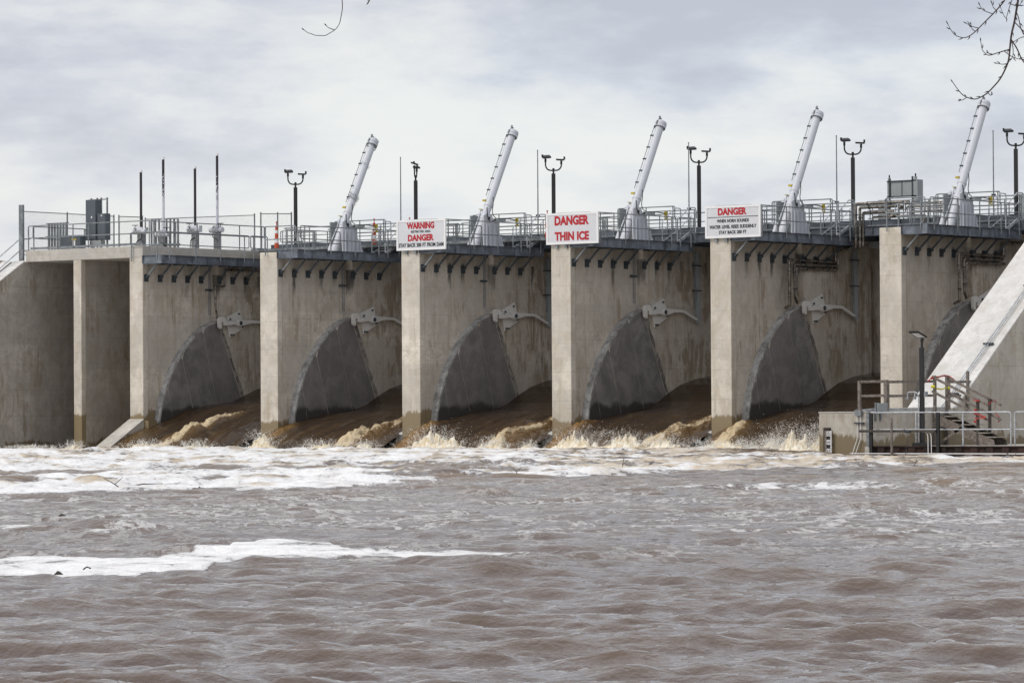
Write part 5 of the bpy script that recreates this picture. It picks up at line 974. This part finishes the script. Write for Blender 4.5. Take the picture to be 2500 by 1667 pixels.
def whitewater():
    nx, ny = 2600, 60
    x = np.linspace(-16.5, 40.8, nx)[:, None]; v = np.linspace(-1, 1, ny)[None, :]; yy = ridge_y(x) + v * .75 + 0 * x; xx = x + 0 * v
    env = .05 + 0 * x
    for px, py, wx, hh in PK: env = np.maximum(env, hh * .80 * np.exp(-((x - px) / (wx * .85)) ** 2))
    sp = fbm(xx * 3.2, yy * 2.2, 5, 7); spk = fbm(xx * 9, yy * 6, 4, 17)
    big = np.clip(1.9 * (sp - .28), 0, 2); fine = np.clip(2.6 * (spk - .42), 0, 1.5)
    prof = np.exp(-(v / .55) ** 2)
    z = WL - .10 + (env * (.35 + big * .9 + fine * .75) + .10) * prof + .04 * (sp - .5)
    z = np.where(np.abs(v) > .98, WL - .35, z)
    foam = np.ones_like(z)
    o = grid_mesh('whitewater', np.stack([xx, yy + .25 * (sp - .5), z], -1), nx, ny, M['foam_tan'], {'foam': foam}, None); tag(o, 'cream coloured whitewater heaped along the foot of the dam', 'foam', None, 'stuff')
whitewater()
def spray():
    base = np.array([(0, 0, 1), (.94, 0, -.33), (-.47, .82, -.33), (-.47, -.82, -.33)]); P = []; Rr = []
    for x, y, wx, hh in PK:
        y = float(ridge_y(x))
        for j in range(int(34 * wx * (1 + hh * 2.6))):      # ballistic strings of drops
            px = x + rs.gauss(0, wx * .45); py = y + rs.uniform(-.35, .35); vx = rs.gauss(0, .8) + (px - x) * .8; vy = rs.gauss(0, .5); vz = math.sqrt(2 * 9.8 * hh * rs.uniform(.35, 1.5) * max(.2, 1 - ((px - x) / (wx * 1.2)) ** 2))
            tm = vz / 9.8 * rs.uniform(.8, 1.7); k = rs.randint(10, 34); r0 = rs.uniform(.005, .016)
            for i in range(k): t_ = tm * (i + rs.random()) / k; sg = .012 + .03 * i / k; P.append((px + vx * t_ + rs.gauss(0, sg), py + vy * t_, -.02 + vz * t_ - 4.9 * t_ * t_ + rs.gauss(0, sg))); Rr.append(r0 * rs.uniform(.5, 1.3) * (1.2 - .6 * i / k))
        for j in range(int(700 * hh * wx * 2)): P.append((x + rs.gauss(0, wx * .6), y + rs.uniform(-.6, .8), .02 + abs(rs.gauss(0, hh * .55)))); Rr.append(rs.uniform(.004, .013))
    P = np.array(P); Rr = np.array(Rr); n_ = len(P); e = RNG.randn(n_, 3); e /= np.linalg.norm(e, axis=1)[:, None]; V = base[None] * Rr[:, None, None]; st = RNG.uniform(0, 1.6, n_)[:, None, None]
    V = V + e[:, None, :] * (V * e[:, None, :]).sum(-1, keepdims=True) * st + P[:, None, :]
    F = (np.arange(n_)[:, None, None] * 4 + np.array([(0, 1, 2), (0, 2, 3), (0, 3, 1), (1, 3, 2)])[None]).reshape(-1, 3).astype(np.int32)
    me = bpy.data.meshes.new('spray'); me.vertices.add(n_ * 4); me.vertices.foreach_set('co', V.astype(np.float32).ravel()); me.loops.add(len(F) * 3); me.loops.foreach_set('vertex_index', F.ravel()); me.polygons.add(len(F)); me.polygons.foreach_set('loop_start', np.arange(len(F), dtype=np.int32) * 3); me.polygons.foreach_set('use_smooth', np.ones(len(F), dtype=bool)); me.update(calc_edges=True)
    me.materials.append(M['drops']); o = bpy.data.objects.new('spray', me); COL.objects.link(o); tag(o, 'droplets of spray thrown up along the foot of the dam', 'spray', None, 'stuff')
spray()
# driftwood
DW = [('short dark stick upright in the foam below the fourth gate', 2030 / 1, 0)]
def onwater(u, v): dd = 9520 * 1.45 / (v - (1022.5 - .006 * u)); ll = dd * (u - 1250) / 9520; p = CAMH + F2 * dd + R2 * ll; return Vector((p[0], p[1], WL)), dd
dl = [(1771, 1131, .35, 1.0, 'short dark stick poking up out of the foam right of centre', 1), (1517, 1150, .5, 1.4, 'thin upright twig standing in the foam below the THIN ICE pier', 1), (1465, 1168, .4, .1, 'dark flat driftwood at the edge of the foam below the THIN ICE sign', 0), (1262, 1166, .35, .9, 'dark stub of driftwood at the centre foam edge', 1), (140, 1416, .09, .25, 'black lump of driftwood on the near foam raft', 2), (205, 1406, .09, .1, 'dark flat stick on the near foam raft', 0), (1575, 1146, .45, .5, 'slanting twig in the foam between the two right signs', 1), (2180, 1121, 1.0, .12, 'long thin stick floating in front of the dock', 0), (2230, 1143, .35, 1.1, 'upright twig in the foam in front of the dock', 1), (2440, 1128, .5, .6, 'tangle of twigs on the foam at the right edge', 1), (2475, 1126, .5, .5, 'bent twig on the foam at the far right edge', 1), (290, 1199, .6, .5, 'slender reed stuck in the left foam edge', 1), (330, 1192, .9, .06, 'long flat stick lying in the left foam band', 0), (485, 1196, .06, .3, 'small dark knot on the left foam edge', 2), (150, 1269, .14, .2, 'dark bit of bark in the scattered foam at the left', 2), ]
for u, v, L, tilt, lab, k in dl:
    p, dd = onwater(u, v); c = MB(); r = random.Random(int(u)); p = p + Vector((0, 0, .07))
    L = L * (.45 if k == 2 else .62)
    if k == 2:
        c.tube([p + Vector((-L * 1.6, 0, -.03)), p + Vector((-L * .5, .02, L * .05)), p + Vector((L * .5, 0, 0)), p + Vector((L * 2, 0, -.03))], [L * .2, L * .42, L * .30, L * .12], 8)
    else:
        dr_ = Vector((R2[0] * r.uniform(.7, 1), R2[1] * r.uniform(.7, 1), math.tan(tilt) if tilt < 1.3 else 5)).normalized()
        if r.random() < .5: dr_.x *= -1; dr_.y *= -1
        q = [p - dr_ * L * .3, p + dr_ * L * .3 + Vector((0, 0, .02)), p + dr_ * L]; c.tube(q, [.014 * (L + .5), .012 * (L + .4), .006], 6)
        if k == 1: c.tube([q[1], q[1] + Vector((R2[0] * .12, R2[1] * .12, .1)) * (1 + L)], [.009, .005], 5)
    tag(c.build('driftwood', M['drift']), lab, 'driftwood', 'driftwood in the foam')
# ------------------------------------------------------------------ twigs hanging in front at the top (14 m from the camera)
BR = {'main': [(1.826, 1.45), (1.818, 1.2282), (1.8119, 1.1965), (1.8046, 1.1453), (1.7924, 1.1038), (1.7887, 1.055), (1.7826, 1.0063), (1.768, 0.9673), (1.7485, 0.9356), (1.7095, 0.8917), (1.6851, 0.877), (1.6656, 0.8685), (1.6412, 0.871), (1.6217, 0.8819), (1.6022, 0.899), (1.5832, 0.9307)], 'upleft': [(1.81, 1.40), (1.7705, 1.2282), (1.7607, 1.2111), (1.7266, 1.1745), (1.6973, 1.1453), (1.6754, 1.1233), (1.6559, 1.1038), (1.6291, 1.088), (1.6096, 1.0904), (1.59, 1.0989), (1.5754, 1.116), (1.5652, 1.1392)], 'tw1': [(1.7266, 1.1745), (1.7046, 1.1806), (1.6876, 1.1916), (1.6766, 1.2074)], 'tw2': [(1.6754, 1.1233), (1.651, 1.1294), (1.6327, 1.1404)], 'tw3': [(1.81, 1.33), (1.7973, 1.2282), (1.7875, 1.2062), (1.7802, 1.177), (1.7729, 1.1562), (1.7644, 1.1721), (1.7534, 1.1989)], 'midleft': [(1.7875, 1.0477), (1.7631, 1.0416), (1.7388, 1.0331), (1.7144, 1.0258), (1.6998, 1.0294), (1.6888, 1.0453), (1.6815, 1.077)], 'r1': [(1.8046, 1.1453), (1.8241, 1.1258), (1.8436, 1.1038)], 'r2': [(1.8107, 1.1818), (1.8192, 1.1575), (1.8265, 1.1209), (1.8436, 1.0941), (1.87, 1.05)], 'r3': [(1.7924, 1.0819), (1.8119, 1.0502), (1.829, 1.016), (1.8436, 0.9917), (1.87, .95)], 'tw4': [(1.779, 0.9965), (1.7607, 0.9929), (1.7424, 0.9977)], 'tw5': [(1.7948, 1.0746), (1.8009, 1.0453), (1.7973, 1.016), (1.7826, 1.0014)], 'tw6': [(1.7095, 0.8905), (1.7217, 0.8807), (1.7205, 0.8892)], 'tw7': [(1.6315, 0.8746), (1.6193, 0.8661), (1.6071, 0.8636)], 'tw8': [(1.7363, 1.1892), (1.7266, 1.1989), (1.7229, 1.2123)], 'tw9': [(1.7875, 1.2111), (1.8095, 1.2026), (1.8217, 1.2026), (1.8277, 1.216)], 'tw10': [(1.7656, 1.0429), (1.7875, 1.0233), (1.8168, 1.0136), (1.8436, 1.0087)], 'tw11': [(1.8436, 1.0941), (1.8241, 1.0892), (1.8046, 1.077)], 'tw12': [(1.7266, 1.0282), (1.7144, 1.0331), (1.7058, 1.0392)], 'tw13': [(1.6632, 1.1124), (1.6522, 1.1209), (1.6461, 1.1355)]}
BL = {'L1': [(-0.60, 1.42), (-0.6109, 1.2332), (-0.6085, 1.2089), (-0.6096, 1.1882), (-0.6137, 1.1638), (-0.6184, 1.1432), (-0.625, 1.1282), (-0.6372, 1.1169), (-0.6531, 1.1057), (-0.671, 1.0967), (-0.6888, 1.0963), (-0.7075, 1.0982), (-0.7207, 1.1029), (-0.7338, 1.1076), (-0.7469, 1.1169)], 'L2': [(-0.6372, 1.1169), (-0.6513, 1.1216), (-0.6606, 1.1263), (-0.6672, 1.1329)]}
BM_ = {'M': [(-.50, 1.40), (-0.5087, 1.237), (-0.5106, 1.2239), (-0.5158, 1.2173)], 'M2': [(-.51, 1.38), (-0.519, 1.237), (-0.5171, 1.2239), (-0.5158, 1.2173)]}
ORG = CAM + FWD * 14
def branch(dct, lab, rmap, buds=True):
    t = thing('tree_branch', tuple(ORG + RGT * list(dct.values())[0][0][0] + UPV * list(dct.values())[0][0][1]), lab, 'branch'); rb = random.Random(8)
    for i, (k, p) in enumerate(dct.items()):
        r = rmap.get(k, (.0016, .0010)); n_ = len(p); zo = 0 if k in ('main', 'L1', 'M') else .0
        P = [ORG + RGT * a + UPV * b + FWD * (zo + .012 * math.sin(3 * j + i)) * (0 if j == 0 else 1) for j, (a, b) in enumerate(p)]; P = rnd(P, .02, k=3)
        c = MB(); m_ = len(P); c.tube(P, [r[0] + (r[1] - r[0]) * j / (m_ - 1) for j in range(m_)], 6)
        for j in range(4, m_ - 1, 5 if n_ > 5 else 3):
            if buds: q = P[j]; dn = (P[j] - P[j - 1]).normalized(); sd_ = dn.cross(FWD) * rb.choice((-1, 1)); c.tube([q, q + (dn * .5 + sd_ * .5) * .010, q + (dn + sd_ * .6) * .016], [.0013, .0022, .0004], 5)
        q = P[-1]; dn = (P[-1] - P[-2]).normalized(); c.tube([q - dn * .004, q + dn * .006, q + dn * .016], [.0010, .0024, .0004], 5)
        c.build('twig', M['bark'], t)
branch(BR, 'bare budding branch hanging into the top right corner of the photo', {'main': (.0042, .0014), 'upleft': (.0026, .0011), 'r3': (.0026, .002), 'midleft': (.0022, .0011), 'r1': (.002, .0017), 'r2': (.0018, .0016)})
branch(BL, 'single bare curling twig hanging at the top left of centre', {'L1': (.0016, .0011)}, False)
branch(BM_, 'tiny twig tip just entering the top edge of the photo', {'M': (.002, .002), 'M2': (.0014, .0012)}, False)
# tree that carries the branches, standing on the bank beside the photographer
def up_pt(a, b, f=0): return ORG + RGT * a + UPV * b + FWD * f
t = thing('bank_tree', tuple(up_pt(5.5, -1.6)), 'bare tree on the near bank outside the right edge whose branches hang into view', 'tree')
c = MB(); c.tube([up_pt(5.5, -1.9), up_pt(5.4, 1.), up_pt(5.1, 3.0), up_pt(5.0, 5.)], [.2, .17, .13, .08], 12); c.build('trunk', M['bark'], t)
for e in ((1.826, 1.45), (1.81, 1.40), (1.81, 1.33), (-.60, 1.42), (-.50, 1.40), (-.51, 1.38)):
    c = MB(); c.tube(rnd([up_pt(5.05, 3.2), up_pt(3.4, 2.7), up_pt(e[0] + (.5 if e[0] > 0 else 1.4), 2.1), up_pt(e[0] + .01, 1.62), up_pt(*e)], .3), .012, 6); c.build('limb', M['bark'], t)
